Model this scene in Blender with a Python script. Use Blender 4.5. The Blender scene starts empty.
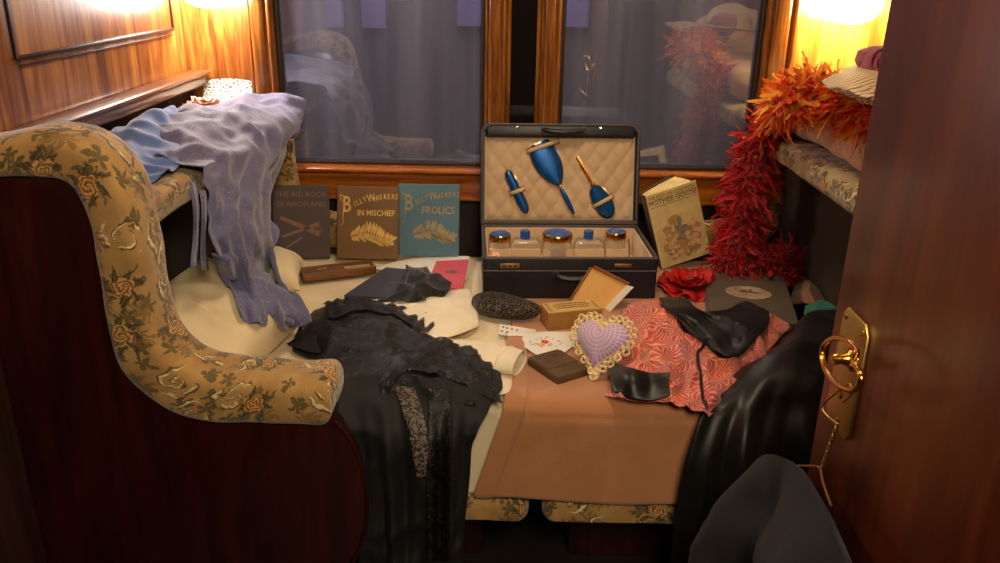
import bpy, bmesh, random
from math import *
from mathutils import Vector as V, Matrix, noise, Euler
random.seed(7)
SC = bpy.context.scene
COL = SC.collection

# ------------------------------------------------------------------ camera solve (1000x563)
TILT, FPX, ROLL, CZ = radians(20.9), 826.0, .018, 1.37
def ray(px, py):
    a, b = (px-500)/FPX, (281.5-py)/FPX
    a, b = a*cos(ROLL)-b*sin(ROLL), a*sin(ROLL)+b*cos(ROLL)
    return V((a, cos(TILT)+b*sin(TILT), -sin(TILT)+b*cos(TILT)))
def P(px, py, x=None, y=None, z=None):
    """the point a sight line meets on a plane of the room"""
    d = ray(px, py)
    t = x/d.x if x is not None else y/d.y if y is not None else (z-CZ)/d.z
    return V((d.x*t, d.y*t, CZ+d.z*t))
def Pn(px, py, p0, n):
    d = ray(px, py); o = V((0, 0, CZ))
    return o + d*((V(p0)-o).dot(n)/d.dot(n))

# ------------------------------------------------------------------ materials
def lin(c):
    return tuple((x/255/12.92 if x/255 <= .04045 else ((x/255+.055)/1.055)**2.4) for x in c) + (1,)
class NT:
    def __init__(s, name):
        s.m = bpy.data.materials.new(name); s.m.use_nodes = True
        s.t = s.m.node_tree; s.b = s.t.nodes['Principled BSDF']; s.out = s.t.nodes['Material Output']
    def n(s, typ, **kw):
        x = s.t.nodes.new(typ)
        for k, v in kw.items(): setattr(x, k, v)
        return x
    def l(s, a, b): s.t.links.new(a, b)
    def put(s, sock, v):
        if isinstance(v, bpy.types.NodeSocket): s.l(v, sock)
        else: sock.default_value = v
    def M(s, op, a, b=0.0, c=None):
        x = s.n('ShaderNodeMath', operation=op); s.put(x.inputs[0], a); s.put(x.inputs[1], b)
        if c is not None: s.put(x.inputs[2], c)
        return x.outputs[0]
    def VM(s, op, a, b=(0, 0, 0)):
        x = s.n('ShaderNodeVectorMath', operation=op); s.put(x.inputs[0], a); s.put(x.inputs[1], b)
        return x.outputs['Value'] if op in ('LENGTH', 'DISTANCE', 'DOT_PRODUCT') else x.outputs[0]
    def mix(s, f, a, b):
        x = s.n('ShaderNodeMix', data_type='RGBA'); s.put(x.inputs['Factor'], f)
        s.put(x.inputs[6], a); s.put(x.inputs[7], b); return x.outputs[2]
    def coord(s, k='Object', scale=(1, 1, 1)):
        c = s.n('ShaderNodeTexCoord').outputs[k]
        return s.VM('MULTIPLY', c, scale) if scale != (1, 1, 1) else c
    def noise(s, vec, scale=5, detail=3, dist=0, rough=.5):
        x = s.n('ShaderNodeTexNoise'); s.l(vec, x.inputs['Vector'])
        x.inputs['Scale'].default_value = scale; x.inputs['Detail'].default_value = detail
        x.inputs['Distortion'].default_value = dist; x.inputs['Roughness'].default_value = rough
        return x
    def vor(s, vec, scale, dim='3D', feat='F1', rnd=1.0):
        x = s.n('ShaderNodeTexVoronoi', voronoi_dimensions=dim, feature=feat); s.l(vec, x.inputs['Vector'])
        x.inputs['Scale'].default_value = scale; x.inputs['Randomness'].default_value = rnd; return x
    def ramp(s, f, stops):
        x = s.n('ShaderNodeValToRGB'); s.put(x.inputs[0], f); e = x.color_ramp.elements
        while len(e) < len(stops): e.new(.5)
        for i, (p, c) in enumerate(stops):
            e[i].position = p; e[i].color = lin(c) if len(c) == 3 else c
        return x.outputs[0]
    def step(s, v, edge, soft):      # 0 below edge, 1 above
        x = s.n('ShaderNodeMapRange', interpolation_type='SMOOTHSTEP'); s.put(x.inputs[0], v)
        x.inputs[1].default_value = edge-soft; x.inputs[2].default_value = edge+soft
        return x.outputs[0]
    def bump(s, h, strength=.3, dist=.002):
        x = s.n('ShaderNodeBump'); x.inputs['Strength'].default_value = strength
        x.inputs['Distance'].default_value = dist; s.l(h, x.inputs['Height']); s.l(x.outputs[0], s.b.inputs['Normal'])
    def set(s, **kw):
        al = dict(col='Base Color', rough='Roughness', metal='Metallic', coat='Coat Weight', coatr='Coat Roughness', sheen='Sheen Weight',
                  sheenr='Sheen Roughness', trans='Transmission Weight', ior='IOR', alpha='Alpha', emc='Emission Color', ems='Emission Strength', spec='Specular IOR Level', aniso='Anisotropic')
        for k, v in kw.items():
            s.put(s.b.inputs[al[k]], v)
        return s

def plain(name, c, rough=.6, c2=None, vs=20, bump=None, **kw):
    m = NT(name); v = m.coord()
    if c2: m.set(col=m.mix(m.ramp(m.noise(v, vs, 4).outputs[0], [(.3, (0, 0, 0)), (.7, (255, 255, 255))]), lin(c), lin(c2)))
    else: m.set(col=lin(c))
    m.set(rough=rough, **kw)
    if bump: m.bump(m.noise(v, bump[0], 3).outputs[0], bump[1], bump[2])
    return m.m

def wood(name, dark, mid, light, axis='z', scale=1.0, rough=.3, coat=.5, spec=.5):
    m = NT(name); s = {'z': (9, 9, .8), 'x': (.8, 9, 9), 'y': (9, .8, 9)}[axis]
    v = m.coord('Object', tuple(k*scale for k in s))
    n1 = m.noise(v, 1.6, 5, 1.2, .6).outputs[0]; n2 = m.noise(v, 9, 4, .4).outputs[0]
    f = m.M('ADD', m.M('MULTIPLY', n1, .75), m.M('MULTIPLY', n2, .3))
    m.set(col=m.ramp(f, [(.36, dark), (.5, mid), (.66, light)]), rough=rough, coat=coat, coatr=.12, spec=spec)
    m.bump(n2, .08, .001)
    return m.m

def fabric(name, c, c2=None, rough=.85, weave=900, sheen=.2, bs=.25):
    m = NT(name); v = m.coord()
    f = m.noise(v, 9, 4).outputs[0]
    m.set(col=m.mix(m.ramp(f, [(.3, (0, 0, 0)), (.7, (255, 255, 255))]), lin(c), lin(c2 or c)), rough=rough, sheen=sheen)
    w = m.noise(v, weave, 2).outputs[0]
    m.bump(m.M('ADD', w, m.M('MULTIPLY', m.noise(v, 120, 3).outputs[0], .6)), bs, .0015)
    return m.m

def tapestry(name, base=(184, 144, 80), base2=(158, 120, 62)):
    """cut-velvet upholstery: roses, dark leaf sprigs and cream scrolls on tan"""
    m = NT(name); uv = m.coord('UV')
    vel = m.noise(m.coord(), 260, 3).outputs[0]
    col = m.mix(m.ramp(m.noise(uv, 14, 3).outputs[0], [(.35, (0, 0, 0)), (.65, (255, 255, 255))]), lin(base), lin(base2))
    wob = m.VM('MULTIPLY', m.VM('SUBTRACT', m.noise(uv, 40, 4).outputs['Color'], (.5, .5, .5)), (.034, .034, 0))
    raised = None
    def layer(S, off, rnd):
        p = m.VM('MULTIPLY', m.VM('ADD', m.VM('ADD', uv, wob), off), (S, S, 0))
        vo = m.vor(p, 1.0, '2D', 'F1', rnd)
        loc = m.VM('SUBTRACT', p, vo.outputs['Position'])
        sep = m.n('ShaderNodeSeparateXYZ'); m.l(loc, sep.inputs[0])
        th = m.M('ARCTAN2', sep.outputs[1], sep.outputs[0]); r = m.VM('LENGTH', loc)
        sc = m.n('ShaderNodeSeparateColor'); m.l(vo.outputs['Color'], sc.inputs[0])
        a, b = sc.outputs[0], sc.outputs[1]
        return r, m.M('ADD', th, m.M('MULTIPLY', b, 6.28)), a
    def below(v, e, soft): return m.M('SUBTRACT', 1.0, m.step(v, e, soft))
    # small sprigs
    r, th, a = layer(22, (.3, .7, 0), .9)
    lobes = m.M('POWER', m.M('ABSOLUTE', m.M('COSINE', m.M('MULTIPLY', th, 2.5))), .7)
    lv = below(m.M('SUBTRACT', r, m.M('MULTIPLY', lobes, .42)), .0, .05)
    lv = m.M('MULTIPLY', lv, m.step(a, .36, .02))
    col = m.mix(m.M('MULTIPLY', lv, .85), col, lin((78, 70, 30)))
    r, th, a = layer(15, (.71, .23, 0), .95)
    lobes = m.M('POWER', m.M('ABSOLUTE', m.M('COSINE', m.M('ADD', m.M('MULTIPLY', th, 4.5), m.M('MULTIPLY', r, 9)))), .8)
    lv = m.M('MULTIPLY', below(m.M('SUBTRACT', r, m.M('MULTIPLY', lobes, .40)), .0, .05), m.step(a, .45, .02))
    col = m.mix(m.M('MULTIPLY', lv, .7), col, lin((112, 84, 34)))
    # large cells
    r, th, a = layer(10.5, (.13, .05, 0), .6)
    teeth = m.M('MULTIPLY', m.M('COSINE', m.M('MULTIPLY', th, 17)), .05)
    lobes = m.M('POWER', m.M('ABSOLUTE', m.M('COSINE', m.M('ADD', m.M('MULTIPLY', th, 3.5), m.M('MULTIPLY', r, 5)))), .6)
    leaf = m.M('MULTIPLY', below(m.M('SUBTRACT', r, m.M('ADD', m.M('MULTIPLY', lobes, .42), teeth)), .0, .03), m.step(r, .14, .02))
    isrose = m.step(a, .52, .01)
    leafm = m.M('MULTIPLY', leaf, isrose)
    vein = m.step(m.M('SINE', m.M('ADD', m.M('MULTIPLY', r, 55), m.M('MULTIPLY', th, 14))), .3, .3)
    col = m.mix(leafm, col, m.mix(vein, lin((66, 56, 22)), lin((106, 84, 34))))
    pet = m.M('ADD', .17, m.M('MULTIPLY', m.M('ABSOLUTE', m.M('COSINE', m.M('MULTIPLY', th, 2.5))), .07))
    rose = m.M('MULTIPLY', below(m.M('SUBTRACT', r, pet), 0, .02), isrose)
    ring = m.step(m.M('SINE', m.M('ADD', m.M('MULTIPLY', r, 75), m.M('MULTIPLY', th, 2))), 0, .5)
    col = m.mix(rose, col, m.mix(ring, lin((132, 78, 22)), lin((206, 160, 82))))
    # cream scrolls
    sp = m.M('FRACT', m.M('ADD', m.M('MULTIPLY', th, .3183), m.M('MULTIPLY', m.M('LOGARITHM', m.M('ADD', r, .01), 2.718), 1.1)))
    band = below(m.M('ABSOLUTE', m.M('SUBTRACT', sp, .5)), .10, .05)
    frag = m.step(m.noise(m.VM('ADD', uv, wob), 38, 2).outputs[0], .47, .04)
    scroll = m.M('MULTIPLY', m.M('MULTIPLY', m.M('MULTIPLY', band, below(r, .42, .03)), m.step(r, .07, .02)), m.M('SUBTRACT', 1.0, isrose))
    scroll = m.M('MULTIPLY', scroll, frag)
    band2 = m.M('MULTIPLY', m.M('MULTIPLY', below(m.M('ABSOLUTE', m.M('SUBTRACT', sp, .72)), .09, .03), below(r, .46, .03)), m.M('SUBTRACT', 1.0, isrose))
    col = m.mix(m.M('MULTIPLY', m.M('MULTIPLY', band2, .85), frag), col, lin((74, 62, 26)))
    col = m.mix(scroll, col, lin((232, 212, 150)))
    m.set(col=col, rough=.8, sheen=.35)
    h = m.M('ADD', m.M('ADD', m.M('MULTIPLY', vel, .3), leafm), m.M('ADD', m.M('MULTIPLY', rose, 1.2), m.M('MULTIPLY', scroll, 1.4)))
    m.bump(h, .5, .004)
    return m.m

MT = {}
MT['wall_wood'] = wood('wall_wood', (62, 26, 8), (126, 68, 22), (182, 122, 50), 'z', 1.1, .32)
MT['wall_wood_lit'] = wood('wall_wood_lit', (120, 90, 30), (164, 134, 56), (200, 172, 92), 'z', .9, .35)  # panel wood with the yellow lamplight mixed into its colour
MT['dado'] = wood('dado_wood', (40, 22, 17), (58, 34, 26), (78, 48, 38), 'z', .7, .75, 0, .15)
MT['frame_wood'] = wood('frame_wood', (84, 44, 13), (134, 78, 28), (178, 120, 52), 'z', 1.2, .25)
MT['rail_wood'] = wood('rail_wood', (70, 38, 20), (104, 62, 34), (136, 90, 54), 'y', 1.0, .3)
MT['sill_wood'] = wood('sill_wood', (120, 60, 16), (168, 92, 30), (200, 122, 46), 'x', 1.0, .22)
MT['mahogany'] = wood('mahogany', (27, 7, 4), (44, 12, 7), (60, 19, 10), 'z', .6, .25, .4)
MT['door_wood'] = wood('door_wood', (58, 21, 9), (86, 34, 14), (114, 51, 22), 'z', .55, .32, .12, .4)
MT['floor'] = plain('floor_dark', (20, 14, 11), .7, (30, 20, 16), 8)
MT['ceiling'] = plain('ceiling_cream', (200, 185, 155), .8)
MT['tapestry'] = tapestry('tapestry')
MT['tapestry_pale'] = tapestry('tapestry_pale', (190, 170, 118), (168, 146, 96))
MT['velvet'] = fabric('shaded_upholstery', (46, 33, 17), (60, 44, 23), .9, 500, .04)  # dark brown carries the shade on the floral backrests
MT['inlay'] = plain('inlay_dark', (40, 18, 8), .4)
MT['dark_wall'] = plain('lower_wall_dark', (34, 22, 18), .6, (46, 30, 24), 6)  # dark brown for the wall under the sill and the large pane frames
MT['brass'] = plain('brass', (214, 160, 66), .25, (190, 132, 48), 30, None, metal=1)
MT['brass_old'] = plain('brass_aged', (206, 172, 104), .42, (176, 140, 78), 25, (120, .1, .001), metal=1)
MT['gold'] = plain('gold_metal', (226, 170, 70), .2, metal=1)
MT['chrome'] = plain('chrome', (210, 210, 212), .15, metal=1)
MT['wire'] = plain('hanger_wire', (190, 160, 96), .35, metal=1)
MT['blanket'] = fabric('camel_blanket', (168, 112, 70), (184, 128, 84), .95, 420, .35, .5)
MT['blanket_edge'] = fabric('blanket_hem', (140, 84, 46), (152, 94, 54), .95, 420, .2)
MT['sheet'] = fabric('cream_linen', (218, 200, 160), (230, 214, 178), .85, 1200, .1, .12)
MT['pillow'] = fabric('pillow_cotton', (216, 196, 150), (228, 208, 166), .85, 1200, .1, .1)
MT['gown'] = fabric('white_cotton', (224, 212, 180), (234, 222, 194), .8, 1200, .1, .12)
MT['mattress'] = fabric('mattress_ticking', (176, 124, 92), (160, 108, 80), .9)
MT['pinkish'] = fabric('pink_beige_wool', (206, 160, 128), (218, 176, 144), .95, 300, .4, .6)
MT['navy_knit'] = fabric('navy_jersey', (11, 10, 15), (15, 14, 20), .9, 700, .03)
MT['leather_case'] = plain('case_leather', (22, 21, 29), .42, (32, 30, 38), 12, (260, .25, .001))
MT['leather_edge'] = plain('case_piping', (74, 64, 60), .5)
MT['leather_brown'] = plain('wallet_leather', (78, 58, 36), .42, (96, 72, 46), 30, (200, .3, .001))
MT['card'] = plain('paper_white', (226, 220, 208), .7)
MT['card_black'] = plain('pip_black', (24, 22, 26), .6)
MT['pages'] = plain('page_block', (226, 206, 150), .8, (206, 182, 124), 60, (400, .3, .001))
MT['lining'] = fabric('case_lining', (196, 164, 126), (208, 178, 140), .7, 1400, .2, .1)
MT['box_tan'] = plain('box_tan', (150, 106, 44), .55, (168, 122, 56), 14)
MT['box_top'] = plain('box_label_paper', (206, 170, 104), .6, (192, 152, 86), 20)
MT['box_orange'] = plain('box_inside', (214, 158, 78), .6, (226, 176, 96), 14)
MT['print'] = plain('print_brown', (110, 80, 40), .6)
MT['red_tulle'] = plain('red_tulle', (206, 22, 10), .6, (150, 10, 6), 12, None)
MT['teal'] = plain('teal_silk', (52, 110, 98), .45, (70, 136, 120), 14)
MT['blue_gauze'] = fabric('blue_gauze', (60, 88, 152), (84, 114, 178), .8, 700, .4)
MT['blue_enamel'] = NT('blue_enamel').m
m = NT('blue_guilloche'); v = m.coord('Object')
m.set(col=m.mix(m.noise(v, 30, 2).outputs[0], lin((10, 52, 120)), lin((24, 106, 178))), rough=.22, metal=.55, coat=.6); MT['blue_enamel'] = m.m
MT['blue_cap'] = plain('blue_cap', (36, 80, 150), .3, coat=.4)
m = NT('clear_glass'); m.set(col=lin((240, 232, 214)), rough=.06, trans=.75, ior=1.45); MT['glass'] = m.m
MT['strap'] = plain('strap_tan', (206, 178, 132), .7)
MT['strap_edge'] = plain('strap_edge', (44, 30, 20), .6)
MT['straw'] = fabric('straw', (214, 188, 140), (226, 204, 160), .8, 260, .1, .8)
MT['mauve'] = fabric('mauve_felt', (140, 62, 84), (164, 84, 104), .85, 300, .5)
MT['rosepink'] = plain('pink_silk', (226, 176, 150), .55)

# lavender dress with fine lace surface
m = NT('lavender_lace'); v = m.coord(); vo = m.vor(v, 190)
f = m.noise(v, 26, 4).outputs[0]
big = m.ramp(f, [(.42, (0, 0, 0)), (.62, (255, 255, 255))])
cl = m.mix(m.noise(v, 6, 2).outputs[0], lin((72, 72, 106)), lin((104, 102, 142)))
spk = m.M('MULTIPLY', m.M('SUBTRACT', 1.0, m.step(vo.outputs['Distance'], .28, .1)), big)
m.set(col=m.mix(m.M('MULTIPLY', spk, .55), cl, lin((176, 168, 190))), rough=.7, sheen=.35)
m.bump(m.M('ADD', spk, m.noise(v, 400, 2).outputs[0]), .4, .002); MT['lavender'] = m.m

# black lace
def lace(name, c, zone, net, dense):
    m = NT(name); v = m.coord('UV')
    big = m.noise(v, zone, 3, 1.5).outputs[0]
    solid = m.step(big, dense, .03)
    e = m.vor(v, net, '2D', 'DISTANCE_TO_EDGE').outputs['Distance']
    netm = m.M('SUBTRACT', 1.0, m.step(e, .09, .04))
    al = m.M('MAXIMUM', solid, m.M('MAXIMUM', netm, .45))
    shine = m.M('MULTIPLY', solid, m.noise(v, net*2.2, 2).outputs[0])
    m.set(col=m.mix(shine, lin(c), lin((26, 25, 25))), rough=.42, sheen=0.0, alpha=al)
    m.bump(m.M('ADD', solid, m.noise(v, net*1.7, 2).outputs[0]), .6, .003); return m.m
MT['lace'] = lace('black_lace', (8, 8, 9), 60, 260, .5)
MT['lace_open'] = lace('black_lace_open', (20, 18, 17), 42, 150, .56)
MT['black_crepe'] = fabric('black_crepe', (6, 6, 8), (10, 9, 11), .75, 500, 0.0, .4)
MT['satin'] = NT('x').m
m = NT('black_satin'); v = m.coord()
m.set(col=m.mix(m.noise(v, 30, 3).outputs[0], lin((11, 10, 9)), lin((22, 20, 17))), rough=.42, sheen=.04, spec=.4)
m.bump(m.noise(v, 500, 3).outputs[0], .2, .001); MT['satin'] = m.m
m = NT('black_tulle'); v = m.coord()
m.set(col=lin((22, 20, 24)), rough=.8, sheen=.2, alpha=m.M('ADD', .40, m.M('MULTIPLY', m.noise(v, 60, 3).outputs[0], .6))); MT['tulle'] = m.m

# kimono print: fans of fine radiating lines
m = NT('kimono_print'); v = m.coord('UV')
wb = m.VM('MULTIPLY', m.VM('SUBTRACT', m.noise(v, 26, 2).outputs['Color'], (.5, .5, .5)), (.03, .03, 0))
p = m.VM('MULTIPLY', m.VM('ADD', v, wb), (19, 19, 0)); vo = m.vor(p, 1, '2D', 'F1', .9)
loc = m.VM('SUBTRACT', p, vo.outputs['Position']); sx = m.n('ShaderNodeSeparateXYZ'); m.l(loc, sx.inputs[0])
th = m.M('ARCTAN2', sx.outputs[1], sx.outputs[0]); r = m.VM('LENGTH', loc)
ln = m.M('SINE', m.M('ADD', m.M('MULTIPLY', th, 17), m.M('MULTIPLY', r, 3)))
base = m.mix(m.ramp(m.noise(v, 9, 2).outputs[0], [(.4, (0, 0, 0)), (.6, (255, 255, 255))]), lin((202, 94, 72)), lin((182, 72, 86)))
c1 = m.mix(m.M('MULTIPLY', m.step(ln, .5, .2), .75), base, lin((236, 158, 118)))
dk = m.M('MULTIPLY', m.M('SUBTRACT', 1.0, m.step(ln, -.6, .2)), m.M('SUBTRACT', 1.0, m.step(r, .42, .12)))
c2 = m.mix(m.M('MULTIPLY', dk, .75), c1, lin((70, 38, 18)))
m.set(col=c2, rough=.5, sheen=.25); m.bump(m.noise(v, 300, 2).outputs[0], .15, .001); MT['kimono'] = m.m

# sequins
m = NT('sequins'); v = m.coord(); vo = m.vor(v, 420)
sp = m.n('ShaderNodeSeparateColor'); m.l(vo.outputs['Color'], sp.inputs[0])
m.set(col=m.mix(m.step(sp.outputs[0], .70, .2), lin((48, 43, 37)), lin((150, 140, 126))), rough=.28, metal=.6)
m.bump(m.M('ADD', sp.outputs[1], m.M('MULTIPLY', vo.outputs['Distance'], -1.2)), 1.0, .004); MT['sequins'] = m.m

# cloth-bound covers
def cover(name, c, c2): return fabric(name, c, c2, .6, 1500, .05, .15)
MT['cover_aero'] = cover('cover_dark_brown', (58, 42, 36), (72, 52, 44))
MT['cover_brown'] = cover('cover_brown', (104, 72, 34), (120, 86, 42))
MT['cover_blue'] = cover('cover_blue', (70, 104, 118), (84, 122, 134))
MT['cover_album'] = cover('cover_olive_grey', (84, 74, 58), (98, 86, 68))
MT['cover_navy'] = cover('cover_navy', (48, 48, 66), (58, 58, 76))
MT['cover_green'] = cover('cover_dark_green', (46, 44, 30), (56, 52, 36))
MT['cover_pink'] = cover('cover_pink', (198, 70, 86), (212, 88, 100))
MT['gilt'] = plain('gilt_stamp', (226, 184, 100), .45, (206, 160, 78), 40, metal=.3)
MT['gilt_dull'] = plain('gilt_dull', (122, 86, 62), .6)
MT['gilt_grey'] = plain('gilt_grey', (168, 148, 100), .55, (146, 130, 92), 40)
MT['ink_line'] = plain('ink_line', (64, 58, 50), .7)
m = NT('goose_cover'); v = m.coord()
a = m.noise(v, 22, 5, .5).outputs[0]
m.set(col=m.mix(m.noise(v, 9, 2).outputs[0], m.ramp(a, [(.3, (164, 138, 80)), (.5, (208, 182, 120)), (.7, (224, 202, 144))]), lin((206, 182, 120))), rough=.5)
MT['goose'] = m.m
m = NT('oval_print'); v = m.coord(); a = m.noise(v, 26, 3, .6).outputs[0]
m.set(col=m.ramp(a, [(.3, (140, 108, 90)), (.5, (176, 152, 126)), (.7, (190, 168, 140))]), rough=.6); MT['oval'] = m.m

# striped cloth
m = NT('striped_cotton'); v = m.coord('UV')
w = m.M('SINE', m.M('MULTIPLY', m.n('ShaderNodeSeparateXYZ').outputs[0], 1.0))
sx = m.n('ShaderNodeSeparateXYZ'); m.l(v, sx.inputs[0])
ln = m.M('FRACT', m.M('MULTIPLY', sx.outputs[1], 44))
m.set(col=m.mix(m.M('SUBTRACT', 1.0, m.step(ln, .2, .05)), lin((222, 196, 160)), lin((60, 38, 34))), rough=.8); MT['striped'] = m.m
m = NT('plaid_stripe'); v = m.coord('UV'); sx = m.n('ShaderNodeSeparateXYZ'); m.l(v, sx.inputs[0])
ln = m.M('FRACT', m.M('MULTIPLY', sx.outputs[0], 14))
m.set(col=m.mix(m.step(ln, .6, .05), lin((78, 54, 36)), lin((150, 104, 76))), rough=.9, sheen=.3); MT['plaid'] = m.m

# feathers: dye differs from feather to feather and along the boa
m = NT('dyed_feather'); at = m.n('ShaderNodeVertexColor'); at.layer_name = 'dye'
m.set(col=at.outputs[0], rough=.7, sheen=.3)
tr = m.n('ShaderNodeBsdfTranslucent'); m.l(at.outputs[0], tr.inputs[0]); mx = m.n('ShaderNodeMixShader'); mx.inputs[0].default_value = .35
m.l(m.b.outputs[0], mx.inputs[1]); m.l(tr.outputs[0], mx.inputs[2]); m.l(mx.outputs[0], m.out.inputs[0]); MT['feather'] = m.m

# doily: open white crochet
m = NT('crochet'); v = m.coord('UV'); vo = m.vor(v, 95, '2D', 'DISTANCE_TO_EDGE')
m.set(col=lin((196, 194, 180)), rough=.8, alpha=m.M('SUBTRACT', 1.0, m.M('MULTIPLY', m.step(vo.outputs['Distance'], .2, .05), .9))); MT['crochet'] = m.m
MT['cream_lace'] = fabric('cream_crochet', (222, 196, 142), (234, 210, 160), .85, 600, .1)
m = NT('heart_satin'); v = m.coord(); sx = m.n('ShaderNodeSeparateXYZ'); m.l(v, sx.inputs[0])
th = m.M('ARCTAN2', m.M('SUBTRACT', sx.outputs[0], 0.0), m.M('SUBTRACT', sx.outputs[1], .022))
rr = m.M('SQRT', m.M('ADD', m.M('POWER', sx.outputs[0], 2), m.M('POWER', m.M('SUBTRACT', sx.outputs[1], .022), 2)))
l1 = m.step(m.M('SINE', m.M('MULTIPLY', th, 38)), .5, .3)
l2 = m.M('MULTIPLY', m.step(m.M('SINE', m.M('MULTIPLY', rr, 900)), .5, .3), m.M('SUBTRACT', 1.0, m.step(rr, .04, .012)))
m.set(col=m.mix(m.M('MULTIPLY', m.M('MAXIMUM', l1, l2), .75), lin((172, 138, 206)), lin((222, 200, 170))), rough=.6, sheen=.3)
MT['heart'] = m.m

# window glass: clear pane, surface reflection, dust film tinted pale blue to paint in the lamps' haze
m = NT('window_glass'); nt = m.t
tr = m.n('ShaderNodeBsdfTransparent'); tr.inputs[0].default_value = (.8, .8, .84, 1)
gl = m.n('ShaderNodeBsdfGlossy'); gl.inputs['Roughness'].default_value = .012; gl.inputs[0].default_value = (.92, .93, 1, 1)
df = m.n('ShaderNodeBsdfDiffuse'); v = m.coord('Object', (14, 14, .6))
m.l(m.mix(m.noise(v, 1.5, 4).outputs[0], lin((146, 152, 186)), lin((206, 210, 234))), df.inputs[0])
x1 = m.n('ShaderNodeMixShader'); x1.inputs[0].default_value = .2; m.l(tr.outputs[0], x1.inputs[1]); m.l(gl.outputs[0], x1.inputs[2])
x2 = m.n('ShaderNodeMixShader'); m.l(m.M('MULTIPLY', m.noise(v, 1.1, 4).outputs[0], .26), x2.inputs[0]); m.l(x1.outputs[0], x2.inputs[1]); m.l(df.outputs[0], x2.inputs[2])
m.l(x2.outputs[0], m.out.inputs[0]); MT['window_glass'] = m.m
MT['dark_pane'] = plain('dark_pane', (26, 21, 20), .08)
def emit(name, c, s):
    m = NT(name); m.set(col=lin((240, 235, 225)), emc=lin(c), ems=s); return m.m

# ------------------------------------------------------------------ mesh helpers
def cat(bm, src, M=None):
    me = bpy.data.meshes.new('t'); src.to_mesh(me); src.free()
    if M is not None: me.transform(M)
    bm.from_mesh(me); bpy.data.meshes.remove(me); return bm
def box(bm, c, s, bev=0, seg=2, M=None):
    t = bmesh.new(); bmesh.ops.create_cube(t, size=1)
    bmesh.ops.scale(t, vec=s, verts=t.verts); bmesh.ops.translate(t, vec=c, verts=t.verts)
    if bev: bmesh.ops.bevel(t, geom=t.edges[:], offset=min(bev, min(s)*.49), segments=seg, profile=.5, affect='EDGES')
    return cat(bm, t, M)
def loft(bm, rings, closed=True, cap=True, uv=True):
    L = bm.loops.layers.uv.verify() if uv else None
    n = len(rings[0]); vs = [[bm.verts.new(p) for p in r] for r in rings]
    us = []
    for r in rings:
        u = [0.0]
        for j in range(1, n+(1 if closed else 0)): u.append(u[-1]+(r[j % n]-r[j-1]).length)
        us.append(u)
    vv = [0.0]
    for i in range(1, len(rings)):
        vv.append(vv[-1]+sum((rings[i][j]-rings[i-1][j]).length for j in range(n))/n)
    for i in range(len(rings)-1):
        for j in range(n if closed else n-1):
            k = (j+1) % n
            try: f = bm.faces.new((vs[i][j], vs[i][k], vs[i+1][k], vs[i+1][j]))
            except ValueError: continue
            if uv:
                for lp, c in zip(f.loops, ((us[i][j], vv[i]), (us[i][j+1], vv[i]), (us[i+1][j+1], vv[i+1]), (us[i+1][j], vv[i+1]))): lp[L].uv = c
    if cap and closed:
        for q, w in ((0, 0), (-1, vv[-1])):
            try:
                f = bm.faces.new(vs[q] if q else vs[q][::-1])
                if uv:
                    c = f.calc_center_median()
                    for lp in f.loops:
                        d = lp.vert.co-c; lp[L].uv = (d.x+d.y*.7, w+d.z+d.y*.3)
            except ValueError: pass
    return bm
def frames(path):
    out = []; up = V((0, 0, 1))
    for i, p in enumerate(path):
        t = (path[min(i+1, len(path)-1)]-path[max(i-1, 0)]).normalized()
        if i == 0:
            if abs(t.dot(up)) > .95: up = V((0, 1, 0))
            s = t.cross(up).normalized()
        else: s = (s-t*s.dot(t)).normalized()
        out.append((p, t, s, s.cross(t).normalized()))
    return out
def tube(bm, path, r, n=8, cap=True, ell=(1, 1)):
    path = [V(p) for p in path]; rf = r if callable(r) else (lambda q: r)
    rings = []
    for i, (p, t, s, u) in enumerate(frames(path)):
        q = rf(i/(len(path)-1))
        rings.append([p+s*cos(2*pi*k/n)*q*ell[0]+u*sin(2*pi*k/n)*q*ell[1] for k in range(n)])
    return loft(bm, rings, True, cap)
def lathe(bm, prof, n=24, c=(0, 0, 0), M=None):
    t = bmesh.new(); c = V(c)
    loft(t, [[c+V((r*cos(2*pi*k/n), r*sin(2*pi*k/n), z)) for k in range(n)] for r, z in prof], True, True)
    return cat(bm, t, M)
def prism(bm, poly, d0, d1, axes=(V((1, 0, 0)), V((0, 0, 1)), V((0, 1, 0))), bev=0, o=V((0, 0, 0))):
    t = bmesh.new(); X, Y, Z = axes
    a = [t.verts.new(o+X*p[0]+Y*p[1]+Z*d0) for p in poly]; b = [t.verts.new(o+X*p[0]+Y*p[1]+Z*d1) for p in poly]
    n = len(poly); t.faces.new(a); t.faces.new(b[::-1])
    for i in range(n): t.faces.new((a[i], b[i], b[(i+1) % n], a[(i+1) % n]))
    bmesh.ops.recalc_face_normals(t, faces=t.faces)
    if bev:
        es = [e for e in t.edges if len(e.link_faces) == 2 and any(len(f.verts) == n for f in e.link_faces)]
        bmesh.ops.bevel(t, geom=es, offset=bev, segments=2, profile=.5, affect='EDGES')
    return cat(bm, t)
def cr(pts, t, closed=False):
    n = len(pts)
    if closed:
        t = (t % 1)*n; i = int(t); f = t-i; g = lambda k: pts[k % n]
    else:
        t = min(max(t, 0), 1)*(n-1); i = min(int(t), n-2); f = t-i
        g = lambda k: pts[k] if 0 <= k < n else (pts[0]*2-pts[1] if k < 0 else pts[-1]*2-pts[-2])
    a, b, c, d = g(i-1), g(i), g(i+1), g(i+2)
    return .5*((2*b)+(c-a)*f+(2*a-5*b+4*c-d)*f*f+(3*b-a-3*c+d)*f**3)
def curve(pts, n, closed=False):
    pts = [V(p) for p in pts]
    return [cr(pts, k/(n if closed else n-1), closed) for k in range(n)]
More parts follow.
